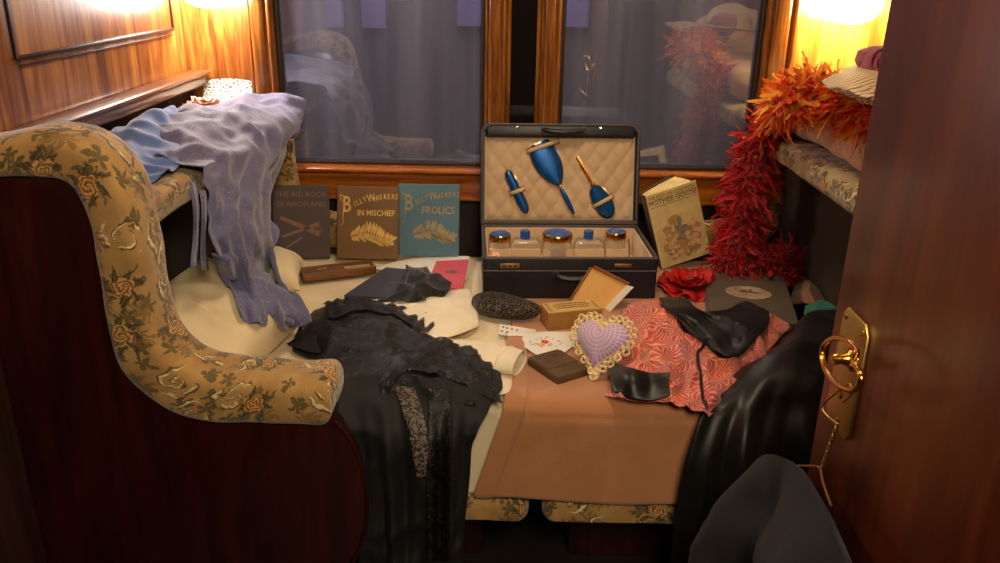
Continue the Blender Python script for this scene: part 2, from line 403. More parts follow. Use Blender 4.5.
def obj(name, bm, mat, parent=None, smooth=True, solid=0, sub=0, ang=40, M=None, recalc=True, origin=None):
    """link one mesh object; a thing of one mesh gets its origin at its base"""
    if recalc: bmesh.ops.recalc_face_normals(bm, faces=bm.faces)
    me = bpy.data.meshes.new(name); bm.to_mesh(me); bm.free()
    o = bpy.data.objects.new(name, me); COL.objects.link(o)
    if mat: me.materials.append(MT[mat] if isinstance(mat, str) else mat)
    for p in me.polygons: p.use_smooth = smooth
    if smooth and ang < 180:
        try: me.set_sharp_from_angle(angle=radians(ang))
        except Exception: pass
    if parent is not None:
        o.parent = parent
        if M is not None: o.matrix_local = M
    elif M is not None: o.matrix_world = M
    else:
        xs = [v.co for v in me.vertices]
        lo = V((min(v.x for v in xs), min(v.y for v in xs), min(v.z for v in xs))); hi = V((max(v.x for v in xs), max(v.y for v in xs), max(v.z for v in xs)))
        c = V(((lo.x+hi.x)/2, (lo.y+hi.y)/2, lo.z)) if origin is None else V(origin)
        me.transform(Matrix.Translation(-c)); o.location = c
    if solid:
        md = o.modifiers.new('thickness', 'SOLIDIFY'); md.thickness = solid; md.offset = 0
    if sub:
        md = o.modifiers.new('smooth', 'SUBSURF'); md.levels = sub; md.render_levels = sub
    return o
def tag(o, label, category, group=None):
    o['label'] = label; o['category'] = category
    if group: o['group'] = group
    return o
def struct(o, label=None, category=None):
    o['kind'] = 'structure'; o['label'] = label or o.name.replace('_', ' '); o['category'] = category or 'room'; return o
def thing(name, label, category, loc=(0, 0, 0), rot=(0, 0, 0), group=None, M=None):
    o = bpy.data.objects.new(name, None); COL.objects.link(o); o.empty_display_size = .05
    if M is not None: o.matrix_world = M
    else: o.location = loc; o.rotation_euler = rot
    return tag(o, label, category, group)
def world_part(name, bm, mat, parent, **kw):
    """a part whose mesh was laid out in room coordinates"""
    bpy.context.view_layer.update()
    o = obj(name, bm, mat, parent, M=Matrix.Identity(4), **kw)
    o.data.transform(parent.matrix_world.inverted()); return o
def text(s, size, parent, mat, loc, rot=(pi/2, 0, 0), name='title', align='LEFT', sx=1, ext=.0002, fat=0, space=1):
    cu = bpy.data.curves.new('t', 'FONT'); cu.body = s; cu.size = size; cu.extrude = ext; cu.align_x = align; cu.offset = fat; cu.space_character = space
    cu.resolution_u = 2
    t = bpy.data.objects.new('t', cu); COL.objects.link(t); bpy.context.view_layer.update()
    me = bpy.data.meshes.new_from_object(t.evaluated_get(bpy.context.evaluated_depsgraph_get()))
    bpy.data.objects.remove(t); bpy.data.curves.remove(cu)
    bm = bmesh.new(); bm.from_mesh(me); bpy.data.meshes.remove(me)
    bmesh.ops.transform(bm, matrix=Matrix.Translation(loc) @ Euler(rot).to_matrix().to_4x4() @ Matrix.Diagonal((sx, 1, 1, 1)), verts=bm.verts)
    return bm
# ---- cloth
def nz(p, f, s=0): return noise.noise(V(p)*f+V((s*7.3, s*3.1, s*1.7)))
def ridge(p, f, s=0, k=3):
    w = V((nz(p, f*.6, s+3), nz(p, f*.6, s+5), nz(p, f*.6, s+9)))*.5/f
    return max(0, 1-sqrt(nz(V(p)+w, f, s)**2+.005))**k
def grid_from(ctrl, nu, nv):
    rows = [curve(r, nu) for r in ctrl]
    cols = [curve([r[i] for r in rows], nv) for i in range(nu)]
    return [[cols[i][j] for i in range(nu)] for j in range(nv)]
def cloth(ctrl, nu, nv, disp=None, clamp=None, edge=None, sm=2):
    g = grid_from(ctrl, nu, nv); out = []
    for j in range(nv):
        row = []
        for i in range(nu):
            du = g[j][min(i+1, nu-1)]-g[j][max(i-1, 0)]; dv = g[min(j+1, nv-1)][i]-g[max(j-1, 0)][i]
            n = du.cross(dv); n = n.normalized() if n.length > 1e-9 else V((0, 0, 1))
            if n.z-n.y*.6 < 0: n = -n
            p = g[j][i].copy(); u, w = i/(nu-1), j/(nv-1)
            if edge:
                e = edge(u, w, p); p = p+e
            if disp: p = p+n*disp(u, w, g[j][i])
            if clamp: p = clamp(p)
            row.append(p)
        out.append(row)
    for _ in range(sm):
        o2 = [[p.copy() for p in r] for r in out]
        for j in range(nv):
            for i in range(nu):
                nb = [out[b][a] for a, b in ((i-1, j), (i+1, j), (i, j-1), (i, j+1)) if 0 <= a < nu and 0 <= b < nv]
                if (i in (0, nu-1)) != (j in (0, nv-1)): nb = [out[b][a] for a, b in ((i-1, j), (i+1, j)) if 0 <= a < nu] if j in (0, nv-1) else [out[b][a] for a, b in ((i, j-1), (i, j+1)) if 0 <= b < nv]
                q = out[j][i]*.5+sum(nb, V())*(.5/len(nb))
                o2[j][i] = clamp(q) if clamp else q
        out = o2
    bm = bmesh.new(); loft(bm, out, False, False)
    return bm
BED = .555
EDGE_Y = 1.45
def on_bed(p, lift=.006, front=.01):
    """keep cloth outside the rounded front edge of the bed"""
    p = p.copy(); yc, zc, R_ = EDGE_Y+.05, BED-.05, .05+lift
    if p.y >= yc: p.z = max(p.z, BED+lift) if p.z > .45 else p.z
    elif p.z > zc:
        d = V((0, p.y-yc, p.z-zc)); 
        if d.length < R_: d = d.normalized()*R_; p.y, p.z = yc+d.y, zc+d.z
    else: p.y = min(p.y, EDGE_Y-front)
    return p

# ------------------------------------------------------------------ the compartment shell
XL, XR, YB = -.92, 1.06, 2.5
def slab(name, c, s, mat, kind='room', bev=0): return struct(obj(name, box(bmesh.new(), c, s, bev), mat, smooth=bool(bev)), category=kind)
slab('floor', (0, .9, -.05), (4, 4.6, .1), 'floor', 'floor')
slab('ceiling', (0, .9, 2.35), (4, 4.6, .1), 'ceiling', 'ceiling')
o = obj('wall_left', box(bmesh.new(), (XL-.035, 1.375, 1.675), (.06, 2.55, 1.25)), 'wall_wood', smooth=False)
struct(o, 'varnished streaky wooden wall panel above the sofa ledge', 'wall')
world_part('dado_panel', box(bmesh.new(), (XL-.035, 1.375, .524), (.06, 2.55, 1.048)), 'dado', o, smooth=False)
o = obj('wall_right', box(bmesh.new(), (XR+.03, 1.375, 1.15), (.06, 2.55, 2.3)), 'wall_wood', smooth=False); struct(o, 'wooden wall behind the opposite sofa', 'wall')
# window wall with three openings
bm = bmesh.new()
ZS, ZT = .795, 1.95
box(bm, ((XL-.66)/2-.01, YB+.03, 1.15), (-.66-XL+.02, .06, 2.3))
struct(obj('wall_back', bm, 'wall_wood', smooth=False), 'streaky wooden end wall beside the window, lit by the lamp', 'wall')
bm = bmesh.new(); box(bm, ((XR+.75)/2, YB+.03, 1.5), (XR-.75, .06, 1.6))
struct(obj('wall_back_panel', bm, 'wall_wood_lit', smooth=False), 'wooden end wall beyond the feather boa, golden lamp glow in its colour', 'wall')
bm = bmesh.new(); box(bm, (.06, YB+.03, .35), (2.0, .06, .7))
struct(obj('wall_back_lower', bm, 'dark_wall', smooth=False), 'dark wall below the window', 'wall')
bm = bmesh.new(); box(bm, (.045, YB+.03, 2.13), (1.42, .06, .36))
struct(obj('wall_back_upper', bm, 'wall_wood', smooth=False), 'wooden wall above the windows', 'wall')
# corridor side, behind the camera
bm = bmesh.new(); box(bm, (0, -1.0, 1.15), (4, .06, 2.3))
struct(obj('wall_front', bm, 'dado', smooth=False), 'dark corridor wall', 'wall')
bm = bmesh.new(); box(bm, (-.98, .10, 1.15), (1.3, .05, 2.3)); box(bm, (1.12, .10, 1.15), (1.26, .05, 2.3)); box(bm, (.08, .10, 2.18), (.84, .05, .24))
struct(obj('wall_corridor', bm, 'mahogany', smooth=False), 'dark wooden partition to the corridor', 'wall')

def post(name, x0, x1, label):
    bm = bmesh.new(); w = x1-x0
    # stepped moulding: outer fillet, wide flat, inner bead
    box(bm, ((x0+x1)/2, YB-.012, (ZS+ZT)/2), (w, .035, ZT-ZS+.1), .003)
    box(bm, (x0+w*.42, YB-.035, (ZS+ZT)/2), (w*.5, .03, ZT-ZS+.1), .010, 3)
    box(bm, (x0+w*.86, YB-.032, (ZS+ZT)/2), (w*.16, .022, ZT-ZS+.1), .007, 3)
    box(bm, (x0+w*.08, YB-.03, (ZS+ZT)/2), (w*.1, .015, ZT-ZS+.1), .005, 3)
    return struct(obj(name, bm, 'frame_wood'), label, 'trim')
post('trim_1', -.738, -.664, 'moulded wooden jamb between lit wall panel and window')
post('trim_2', -.056, .008, 'moulded wooden mullion beside the narrow pane')
post('trim_3', .105, .165, 'moulded wooden mullion on the boa side of the narrow pane')
post('trim_4', .748, .842, 'moulded wooden jamb beside the lamp-tinted end wall')
bm = bmesh.new(); box(bm, (.05, YB-.02, ZT+.03), (1.62, .06, .07), .01); struct(obj('trim_5', bm, 'sill_wood'), 'wooden head rail over the windows', 'trim')
bm = bmesh.new(); box(bm, (.05, YB-.02, .742), (1.66, .045, .1), .004); box(bm, (.05, YB-.035, ZS-.006), (1.68, .07, .014), .006, 3); box(bm, (.05, YB-.03, .70), (1.66, .03, .012), .004)
struct(obj('window_sill', bm, 'sill_wood'), 'polished wooden window sill and apron', 'window sill')
for i, (x0, x1, lb) in enumerate(((-.664, -.056, 'large window pane nearer the lavender dress'), (.165, .748, 'large window pane nearer the feather boa'), (.008, .105, 'narrow dark pane between the mullions'))):
    w = struct(obj('window_%d' % (i+1), box(bmesh.new(), ((x0+x1)/2, YB+.012, (ZS+ZT)/2), (x1-x0, .004, ZT-ZS+.02)), 'window_glass' if i < 2 else 'dark_pane', smooth=False), lb, 'window')
    fr = bmesh.new()
    for a, b in ((x0, x0+.012), (x1-.012, x1)): box(fr, ((a+b)/2-(x0+x1)/2, -.012, 0), (b-a, .03, ZT-ZS), .004)
    for z in (-(ZT-ZS)/2+.006, (ZT-ZS)/2-.006): box(fr, (0, -.012, z), (x1-x0, .03, .012), .004)
    w.data.transform(Matrix.Translation((0, 0, 0)))
    f = obj('window_frame', fr, 'frame_wood' if i == 2 else 'dark_wall', w); f.location = (0, 0, (ZT-ZS+.02)/2)
# rail and inlay on the side wall
bm = bmesh.new(); box(bm, (XL+.024, 1.68, 1.046), (.05, 1.6, .038), .014, 4); box(bm, (XL+.03, 1.68, 1.066), (.06, 1.62, .010), .005, 3)
struct(obj('trim_6', bm, 'rail_wood'), 'polished wooden rail along the panelled wall', 'rail')
bm = bmesh.new()
a, b = P(15, 56, x=XL), P(173, 31, x=XL)
zi = (a.z+b.z)/2; box(bm, (XL+.001, (a.y+b.y)/2, zi), (.006, b.y-a.y, .009), .002); box(bm, (XL+.001, (a.y+b.y)/2, zi-.014), (.004, b.y-a.y-.02, .004), .001)
for yy in (a.y, b.y): box(bm, (XL+.001, yy, zi+.35), (.006, .009, .7), .002)
box(bm, (XL+.001, (a.y+b.y)/2, zi+.7), (.006, b.y-a.y, .009), .002)
struct(obj('trim_7', bm, 'inlay'), 'dark inlaid line framing the wall panel', 'trim')
# outside: a dim hall beyond the glass
m = NT('hall_streaks'); v = m.coord('Object', (6, 6, .5)); m.set(col=m.mix(m.noise(v, 2, 4).outputs[0], lin((70, 62, 66)), lin((108, 96, 100))), rough=.8); MT['hall'] = m.m  # vertical streaks painted in for panelling reflected in the panes
bm = bmesh.new(); box(bm, (0, 5.2, 1.2), (8, .1, 4.4)); struct(obj('wall_outside', bm, 'hall', smooth=False), 'dim violet hall wall seen through the windows', 'wall')
MT['oblong'] = plain('lilac_matte', (170, 150, 206), .8)  # plain lilac oblongs standing outside behind the panes
for k, (x0, y0, x1, y1) in enumerate(((326, -60, 344, 27), (362, -60, 386, 28), (457, -60, 486, 26), (562, -60, 588, 27))):
    a, b = P(x0, y1, y=5.1), P(x1, y1, y=5.1); top = 2.3
    bm = bmesh.new(); box(bm, ((a.x+b.x)/2, 5.1, (a.z+top)/2), (b.x-a.x, .02, top-a.z), .004)
    tag(obj('lilac_panel', bm, 'oblong'), ['lilac panel beyond the glass, first from the lamp side', 'narrow lilac panel beyond the glass, second from the lamp side', 'lilac panel beyond the glass beside the wooden mullion', 'lilac panel seen beyond the pane nearer the boa'][k], 'oblong', 'lilac panels in the hall outside')

# ------------------------------------------------------------------ the two sofas
ARM = [((-44, 178), (-44, 146)), ((-30, 178), (-30, 142)), ((0, 178), (0, 138)), ((40, 178), (40, 131)), ((62, 182), (88, 141)), ((77, 194), (116, 167)), ((89, 220), (134, 208)), ((97, 260), (144, 252)), ((102, 300), (152, 298)),
       ((110, 340), (162, 335)), ((126, 375), (178, 358)), ((155, 402), (200, 370)), ((190, 419), (230, 376)), ((245, 424), (258, 378)), ((300, 425), (300, 380)), ((322, 425), (322, 380)), ((330, 420), (330, 385)), ((334, 410), (334, 396))]
AY = 1.36
A_IN = curve([P(*a, y=AY) for a, b in ARM], 72); A_OUT = curve([P(*b, y=AY) for a, b in ARM], 72)
MIR = .16
def arm_pad(bm, i0=0, y0=1.34, y1=1.47, flip=False):
    rings = []
    for k in range(i0, 72):
        a, b = A_IN[k], A_OUT[k]; c = (a+b)/2; h = (b-a)/2
        hd = (y1-y0)/2; e = 1
        if k > 69: hd *= (.93, .75)[k-70]
        if i0 and k < i0+2: hd *= (.6, .9)[k-i0]
        ring = []
        for q in range(28):
            t = 2*pi*q/28; cc, ss = cos(t), sin(t)
            x = abs(cc)**.55*(1 if cc > 0 else -1); y = abs(ss)**.55*(1 if ss > 0 else -1)
            p = c+h*1.04*x; p.y = (y0+y1)/2-hd*y
            p += V((1, 0, 1))*.004*nz(p, 14)
            if flip: p.x = MIR-p.x
            ring.append(p)
        rings.append(ring)
    return loft(bm, rings, True, True)
def rrect_ring(x0, x1, z0, z1, y, p=.45, n=32, sc=1):
    out = []
    for q in range(n):
        t = 2*pi*q/n; c, s = cos(t), sin(t)
        out.append(V(((x0+x1)/2+(x1-x0)/2*sc*abs(c)**p*(1 if c > 0 else -1), y, (z0+z1)/2+(z1-z0)/2*sc*abs(s)**p*(1 if s > 0 else -1))))
    return out
def pad_y(bm, x0, x1, z0, z1, y0, y1, p=.45, n=24, rnd=.02, amp=.003):
    rings = []
    for k in range(n):
        f = k/(n-1); y = y0+(y1-y0)*f
        d = min(y-y0, y1-y); ins = 0 if d > rnd else rnd-sqrt(max(0, rnd*rnd-(rnd-d)**2))
        rings.append([q+V((nz(q, 9), 0, nz(q, 9, 4)))*amp for q in rrect_ring(x0+ins, x1-ins, z0+ins, z1-ins, y, p)])
    return loft(bm, rings)
def pad_x(bm, x0, x1, y0, y1, z0, z1, rnd=.03, n=30):
    rings = []
    xs = sorted(set([x0+rnd*(1-cos(pi/2*k/6)) for k in range(7)]+[x0+(x1-x0)*k/n for k in range(1, n) if rnd < (x1-x0)*k/n < x1-x0-rnd]+[x1-rnd*(1-cos(pi/2*k/6)) for k in range(7)]))
    for x in xs:
        d = min(x-x0, x1-x); ins = 0 if d > rnd else rnd-sqrt(max(0, rnd*rnd-(rnd-d)**2)); ins *= .9
        r = [V((x, q.x, q.z)) for q in rrect_ring(y0+ins, y1-ins, z0+ins, z1-ins, 0, .3, 40)]
        rings.append([q+V((0, nz(q, 10), nz(q, 10, 3)))*.003 for q in r])
    return loft(bm, rings)

sofa = thing('sofa', 'upholstered sofa with dark mahogany end panel and floral padded arm under the lavender dress', 'sofa', (-.6, 1.9, 0))
sofa2 = thing('sofa', 'facing upholstered sofa whose floral ledge carries the feather boa', 'sofa', (.8, 1.9, 0))
world_part('arm_pad', arm_pad(bmesh.new()), 'tapestry', sofa)
poly = [(p.x, p.z) for p in (A_IN[k]*.8+A_OUT[k]*.2 for k in range(0, 72, 2))]
front = [(333, 421), (345, 434), (355, 452), (362, 474), (366, 500), (365, 526), (358, 550), (346, 572), (326, 592), (300, 606)]
poly += [(p.x, p.z) for p in (P(*q, y=AY) for q in front)] + [(-.915, P(300, 606, y=AY).z)]
bm = bmesh.new(); prism(bm, poly, 1.362, 1.405, bev=.006)
sp = world_part('side_panel', bm, 'mahogany', sofa); sp['label'] = 'glossy dark mahogany end panel'
bead = [P(q[0]+1, q[1], y=AY+.002) for q in front]
bm = bmesh.new(); tube(bm, curve(bead, 40), .0035, 8); world_part('panel_bead', bm, 'mahogany', sp)
bm = bmesh.new(); box(bm, (-.45, 2.03, .12), (.84, .70, .24), .01); world_part('plinth', bm, 'mahogany', sofa)
world_part('seat_cushion', pad_x(bmesh.new(), -.86, .070, 1.455, 2.38, .254, .335), 'tapestry', sofa)
bm = bmesh.new(); box(bm, (-.83, 1.9, .58), (.14, 1.0, .64), .03, 4); world_part('backrest', bm, 'velvet', sofa)
world_part('headrest_roll', pad_y(bmesh.new(), -.905, -.628, .902, .975, 1.385, 2.43), 'tapestry', sofa)
bm = arm_pad(bmesh.new(), 30, 2.395, 2.455); world_part('far_arm_pad', bm, 'tapestry', sofa)

bm = bmesh.new(); box(bm, (.6, 2.03, .12), (.84, .70, .24), .01); world_part('plinth', bm, 'mahogany', sofa2)
world_part('seat_cushion', pad_x(bmesh.new(), .098, 1.0, 1.455, 2.38, .254, .335), 'tapestry', sofa2)
bm = bmesh.new(); box(bm, (.945, 1.9, .57), (.23, 1.0, .62), .03, 4); world_part('backrest', bm, 'velvet', sofa2)
world_part('headrest_roll', pad_y(bmesh.new(), .718, 1.055, .892, .966, 1.25, 2.43), 'tapestry_pale', sofa2)
world_part('far_arm_pad', arm_pad(bmesh.new(), 30, 2.395, 2.455, True), 'tapestry', sofa2)
bm = bmesh.new(); prism(bm, [(.47, .34), (.47, .6), (.72, .62), (.80, .8), (.84, .95), (.90, .95), (.90, .34)], 2.41, 2.44); world_part('far_arm_panel', bm, 'velvet', sofa2)
bm = bmesh.new(); prism(bm, [(-.31, .34), (-.31, .6), (-.56, .62), (-.64, .8), (-.68, .92), (-.74, .92), (-.74, .34)], 2.41, 2.44); world_part('far_arm_panel', bm, 'velvet', sofa)

# ------------------------------------------------------------------ bedding
bm = pad_x(bmesh.new(), -.655, .785, 1.482, 2.37, .336, .537, .04, 40)
tag(obj('mattress', bm, 'mattress'), 'thin pinkish mattress bridging both sofa seats under the bedding', 'mattress')
# sheet (lies under the blanket, hangs in front beside its edge)
def bed_profile(x_of, ys, zf, zb, r=.035, yf=EDGE_Y):
    """rows from the window side to the front hem"""
    rows = []
    for y in ys: rows.append([V((x_of(u, 0), y, BED+zb)) for u in range(9)])
    for a in (0, 30, 60, 90): rows.append([V((x_of(u, .05+.1*a/90), yf+r-r*sin(radians(a)), BED+zb-r+r*cos(radians(a)))) for u in range(9)])
    for k in range(1, 5): rows.append([V((x_of(u, .15+.85*k/4), yf-.002*k, BED+zb-r+(zf-(BED+zb-r))*k/4)) for u in range(9)])
    return rows
ctrl = bed_profile(lambda u, w: -.62+(.75-.075*w)*u/8, [2.36, 2.2, 2.0, 1.8, 1.6, 1.52], .336, -.009, .03, 1.468)
def d_sheet(u, w, p):
    if p.z < .52: return .004*sin(p.x*60)*(1 if p.x < .05 else .2)
    q = max(0, min(1, (-.22-p.x)/.15))*max(0, min(1, (2.1-p.y)/.15))
    return .002*nz(p, 8)+q*.012*ridge(p, 9, 2)
bm = cloth(ctrl, 70, 90, d_sheet)
tag(obj('bed_sheet', bm, 'sheet', solid=.003), 'cream bed sheet under the books with a hem hanging beside the camel blanket', 'sheet')

# blanket
def bx(u, w):
    left = .03-.075*w if w > 0 else .03
    return left+(.70-left)*u/8
ctrl = bed_profile(bx, [2.33, 2.2, 2.0, 1.8, 1.6, 1.52], .335, 0.0, .03, 1.455)
def d_blank(u, w, p):
    step = .004 if u > .055 else 0
    if p.z < .52: return step+.005*nz(V((p.x*1.4, 0, p.z*.6)), 6)+.004*ridge(V((p.x, 0, p.z*.3)), 7, 4, 6)
    return step*.5+.0016*nz(p, 7)
bm = cloth(ctrl, 110, 110, d_blank, edge=lambda u, w, p: V((0, 0, .007*sin(u*9+1)*w**6)))
tag(obj('blanket', bm, 'blanket', solid=.004), 'camel brown wool blanket folded over the front edge of the bed', 'blanket')
ctrl = bed_profile(lambda u, w: (.018-.066*w if w > 0 else .018)+.044*u/8, [1.75, 1.68, 1.6, 1.52], .342, .007, .03, 1.447)
world_part('folded_edge', cloth(ctrl, 12, 60, lambda u, w, p: .003*nz(p, 9)+.002*sin(pi*u)), 'blanket', bpy.data.objects['blanket'], solid=.004)

def pillow_bm(w, d, h, seed=0, n=28, wr=.01):
    bm = bmesh.new(); top = []; bot = []
    for j in range(n):
        rt, rb = [], []
        for i in range(n):
            u, v = -1+2*i/(n-1), -1+2*j/(n-1)
            pin = 1-.10*(1-abs(v)**2)*(abs(u)**6); pin2 = 1-.10*(1-abs(u)**2)*abs(v)**6
            t = ((1-u**4)*(1-v**4))**.55
            x, y = u*w/2*pin, v*d/2*pin2
            p = V((x, y, 0))
            rad = .5*wr*ridge(p, 9, seed, 4)*t*2+wr*nz(p, 5, seed)*t
            rt.append(V((x, y, h*.62*t+rad))); rb.append(V((x, y, -h*.38*t)))
        top.append(rt); bot.append(rb)
    loft(bm, top, False, False); loft(bm, [r[::-1] for r in bot], False, False)
    bmesh.ops.remove_doubles(bm, verts=bm.verts, dist=.0008); return bm
pl = obj('pillow', pillow_bm(.29, .32, .135, 3, 44, .016), 'pillow', M=Matrix.Translation((-.618, 1.64, .628)) @ Euler((radians(12), radians(22), radians(-14))).to_matrix().to_4x4())
tag(pl, 'plump cream pillow between the padded arm and the lavender dress', 'pillow')
pl = obj('pillow', pillow_bm(.22, .22, .09, 8), 'pillow', M=Matrix.Translation((-.635, 2.05, .600)) @ Euler((0, radians(6), radians(10))).to_matrix().to_4x4())
tag(pl, 'cream pillow partly covered by the lavender dress, next to the dark aeroplane book', 'pillow')

# ------------------------------------------------------------------ books
def book(name, label, loc, rot, w, h, t, cov, open_deg=0, group=None, pages='pages', hard=.003):
    b = thing(name, label, 'book', loc, rot, group)
    bm = bmesh.new()
    box(bm, (0, -t/2+hard/2, h/2), (w, hard, h), .0012)
    box(bm, (0, t/2-hard/2, h/2), (w, hard, h), .0012)
    sp = [V((-w/2-.004*sin(pi*k/8), -t/2+t*k/8, 0)) for k in range(9)]
    loft(bm, [sp, [p+V((0, 0, h)) for p in sp]], False, False)
    loft(bm, [[p+V((.003, 0, 0)) for p in sp], [p+V((.003, 0, h)) for p in sp]], False, False)
    bmesh.ops.recalc_face_normals(bm, faces=bm.faces)
    obj('cover', bm, cov, b, smooth=False)
    bm = bmesh.new(); box(bm, (-.001, 0, h/2), (w-.008, t-2*hard-.0006, h-.008)); obj('page_block', bm, pages, b, smooth=False)
    return b
def on_cover(b, parts, mat, t, name='title'):
    bm = bmesh.new()
    for q in parts: cat(bm, q)
    return obj(name, bm, mat, b, smooth=False, recalc=False)
def leaf_sprig(cx, cz, w, h, y, seed=1):
    """plain stamped ornament: an oval spray of leaves"""
    bm = bmesh.new(); rnd = random.Random(seed)
    def leaf(px, pz, ang, L, W):
        pts = []
        for k in range(9):
            s = k/8; pts.append((s*L, W*sin(pi*s)**.8))
        for k in range(7, 0, -1):
            s = k/8; pts.append((s*L, -W*sin(pi*s)**.8))
        vs = [bm.verts.new((px+cos(ang)*a-sin(ang)*c, y, pz+sin(ang)*a+cos(ang)*c)) for a, c in pts]
        bm.faces.new(vs)
    for k in range(15):
        s = k/14; x = cx-w*.46+w*.9*s; z = cz+h*.12*sin(s*5)
        for sg in (1, -1):
            leaf(x, z, radians(12)+sg*radians(50+rnd.random()*20), h*(.24+.24*sin(pi*min(1, s*1.05))), h*.055)
    tube(bm, [(cx-w*.5+w*s/10, y, cz+h*.12*sin(s/10*5)) for s in range(11)], .0012, 5)
    leaf(cx+w*.42, cz-h*.1, radians(20), h*.3, h*.07)
    return bm
FACE = (pi/2, 0, 0)
def title_b(y, line2, w, h):
    out = []
    out.append(text('B', .066, None, None, (-w*.42, y, h*.645), FACE, sx=.72, fat=.0006))
    for k, s in enumerate('ILLY'):
        out.append(text(s, .022, None, None, (-w*.42+.036+k*.0098-(.003 if k else 0), y, h*.715+k*.0045), (pi/2, radians(-16), 0), sx=.78, fat=.0003))
    x = -w*.42+.074
    for k, s in enumerate('WHISKERS'):
        out.append(text(s, .031 if k == 0 else .0215, None, None, (x, y, h*.785+.010*sin(min(1, k/5)*pi/2)), (pi/2, radians(-10+k*1.8), 0), sx=.72, fat=.0003)); x += .0185 if k == 0 else (.0056 if s == 'I' else .0112)
    out.append(text(line2[0], line2[1], None, None, (line2[2], y, h*.60), FACE, sx=.86, fat=.0005))
    bm = bmesh.new(); tube(bm, [(-w*.40, y, h*.66), (-w*.405, y, h*.58), (-w*.40, y, h*.5), (-w*.43, y, h*.46)], .0011, 6); out.append(bm)
    bm = bmesh.new(); tube(bm, curve([(-w*.40, y, h*.86), (-w*.45, y, h*.875), (-w*.44, y, h*.81), (-w*.41, y, h*.80)], 14), .0012, 6); out.append(bm)
    return out
W, H, T_ = .176, .211, .032
b = book('book', 'brown cloth book with gilt lettering and gold ornament, standing between the dark and blue books', (P(367, 262, z=BED).x, 2.292, BED+.004), (radians(-17), 0, radians(-1)), W, H, T_, 'cover_brown')
on_cover(b, title_b(-T_/2-.0005, ('IN MISCHIEF', .0235, -.030), W, H), 'gilt', T_)
obj('stamped_ornament', leaf_sprig(.012, H*.31, W*.72, H*.38, -T_/2-.0006, 3), 'gilt', b, smooth=False, recalc=False)
b = book('book', 'blue cloth book with gilt lettering standing next to the open suitcase', (P(429, 258, z=BED).x, 2.326, BED+.004), (radians(-15), 0, 0), W, H*1.01, T_, 'cover_blue')
on_cover(b, title_b(-T_/2-.0005, ('FROLICS', .030, -.022), W, H), 'gilt_grey', T_)
obj('stamped_ornament', leaf_sprig(.012, H*.31, W*.70, H*.36, -T_/2-.0006, 5), 'gilt_grey', b, smooth=False, recalc=False)
pb = P(303, 256, z=BED)
b = book('book', 'worn dark brown aeroplane book leaning by the lavender dress', (pb.x+.004, 2.29, BED+.004), (radians(-16), radians(3), radians(14)), .162, .212, .024, 'cover_aero')
on_cover(b, [text('THE BIG BOOK', .0225, None, None, (0, -.0126, .178), FACE, align='CENTER', sx=.95), text('OF AEROPLANES', .0215, None, None, (0, -.0126, .150), FACE, align='CENTER', sx=.88)], 'gilt_dull', .024)
bm = bmesh.new()
for (x0, z0, x1, z1, wd) in ((-.06, .118, .052, .07, .016), (-.055, .062, .05, .10, .012), (-.045, .03, .0, .06, .006)):
    d = V((x1-x0, 0, z1-z0)).normalized(); nn = V((-d.z, 0, d.x))*wd/2
    a, c = V((x0, -.0127, z0)), V((x1, -.0127, z1)); bm.faces.new([bm.verts.new(q) for q in (a-nn*.6, c-nn, c+nn, a+nn*.6)])
tube(bm, [V((.048+.013*cos(t*.5), -.0127, .075+.013*sin(t*.5))) for t in range(12)], .0016, 5)
obj('cover_picture', bm, 'gilt_dull', b, smooth=False, recalc=False)

# nursery book half open beside the suitcase
gp = P(683, 270, z=BED)
gw, gh, gt = .150, .226, .046
b = thing('book', 'pale illustrated nursery rhyme book tilted against the open suitcase', 'book', (gp.x+.004, gp.y+.024, BED+.026), (radians(-2), radians(-17), radians(10)))
bm = bmesh.new(); box(bm, (0, -gt/2+.002, gh/2), (gw, .004, gh), .0012); obj('front_cover', bm, 'goose', b, smooth=False)
bm = bmesh.new(); box(bm, (gw/2, 0, gh/2), (gw, .004, gh), .0012, M=Matrix.Translation((-gw/2, gt/2, 0)) @ Matrix.Rotation(radians(31), 4, 'Z'))
sp = [V((-gw/2-.003*sin(pi*k/8), -gt/2+gt*k/8, 0)) for k in range(9)]
loft(bm, [sp, [p+V((0, 0, gh)) for p in sp]], False, False); loft(bm, [[p+V((.003, 0, 0)) for p in sp], [p+V((.003, 0, gh)) for p in sp]], False, False)
obj('back_cover', bm, 'cover_green', b, smooth=False)
bm = bmesh.new(); prism(bm, [(-gw/2+.003, -gt/2+.0045), (gw/2-.006, -gt/2+.0045), (gw/2-.010, gt/2-.004), (-gw/2+.003, gt/2-.018)], .005, gh-.004, (V((1, 0, 0)), V((0, 1, 0)), V((0, 0, 1)))); obj('page_block', bm, 'pages', b, smooth=False)
bm = bmesh.new()
for k in range(11):
    an = radians(5+k*2.2); rr = [V((-gw/2+.003, gt/2-.018+.0016*k, 0))+V((cos(an), sin(an), 0))*s_*(gw-.010)+V((-sin(an), cos(an), 0))*.006*sin(pi*s_) for s_ in (0, .2, .4, .6, .8, 1)]
    loft(bm, [[p+V((0, 0, .006)) for p in rr], [p+V((0, 0, gh-.005-.001*(k % 3))) for p in rr]], False, False)
obj('loose_leaves', bm, 'pages', b, solid=.003)
yy = -gt/2-.0004
on_cover(b, [text('THE JESSIE WILLCOX SMITH', .0135, None, None, (0, yy, gh*.925), FACE, align='CENTER', sx=.82), text('MOTHER GOOSE', .0225, None, None, (0, yy, gh*.845), FACE, align='CENTER', sx=.84)], 'ink_line', 0)
bm = bmesh.new(); box(bm, (0, yy+.0004, gh*.82), (gw*.94, .0004, .0014)); box(bm, (0, yy+.0004, gh*.90), (gw*.94, .0004, .0010)); obj('rule_lines', bm, 'ink_line', b, smooth=False)
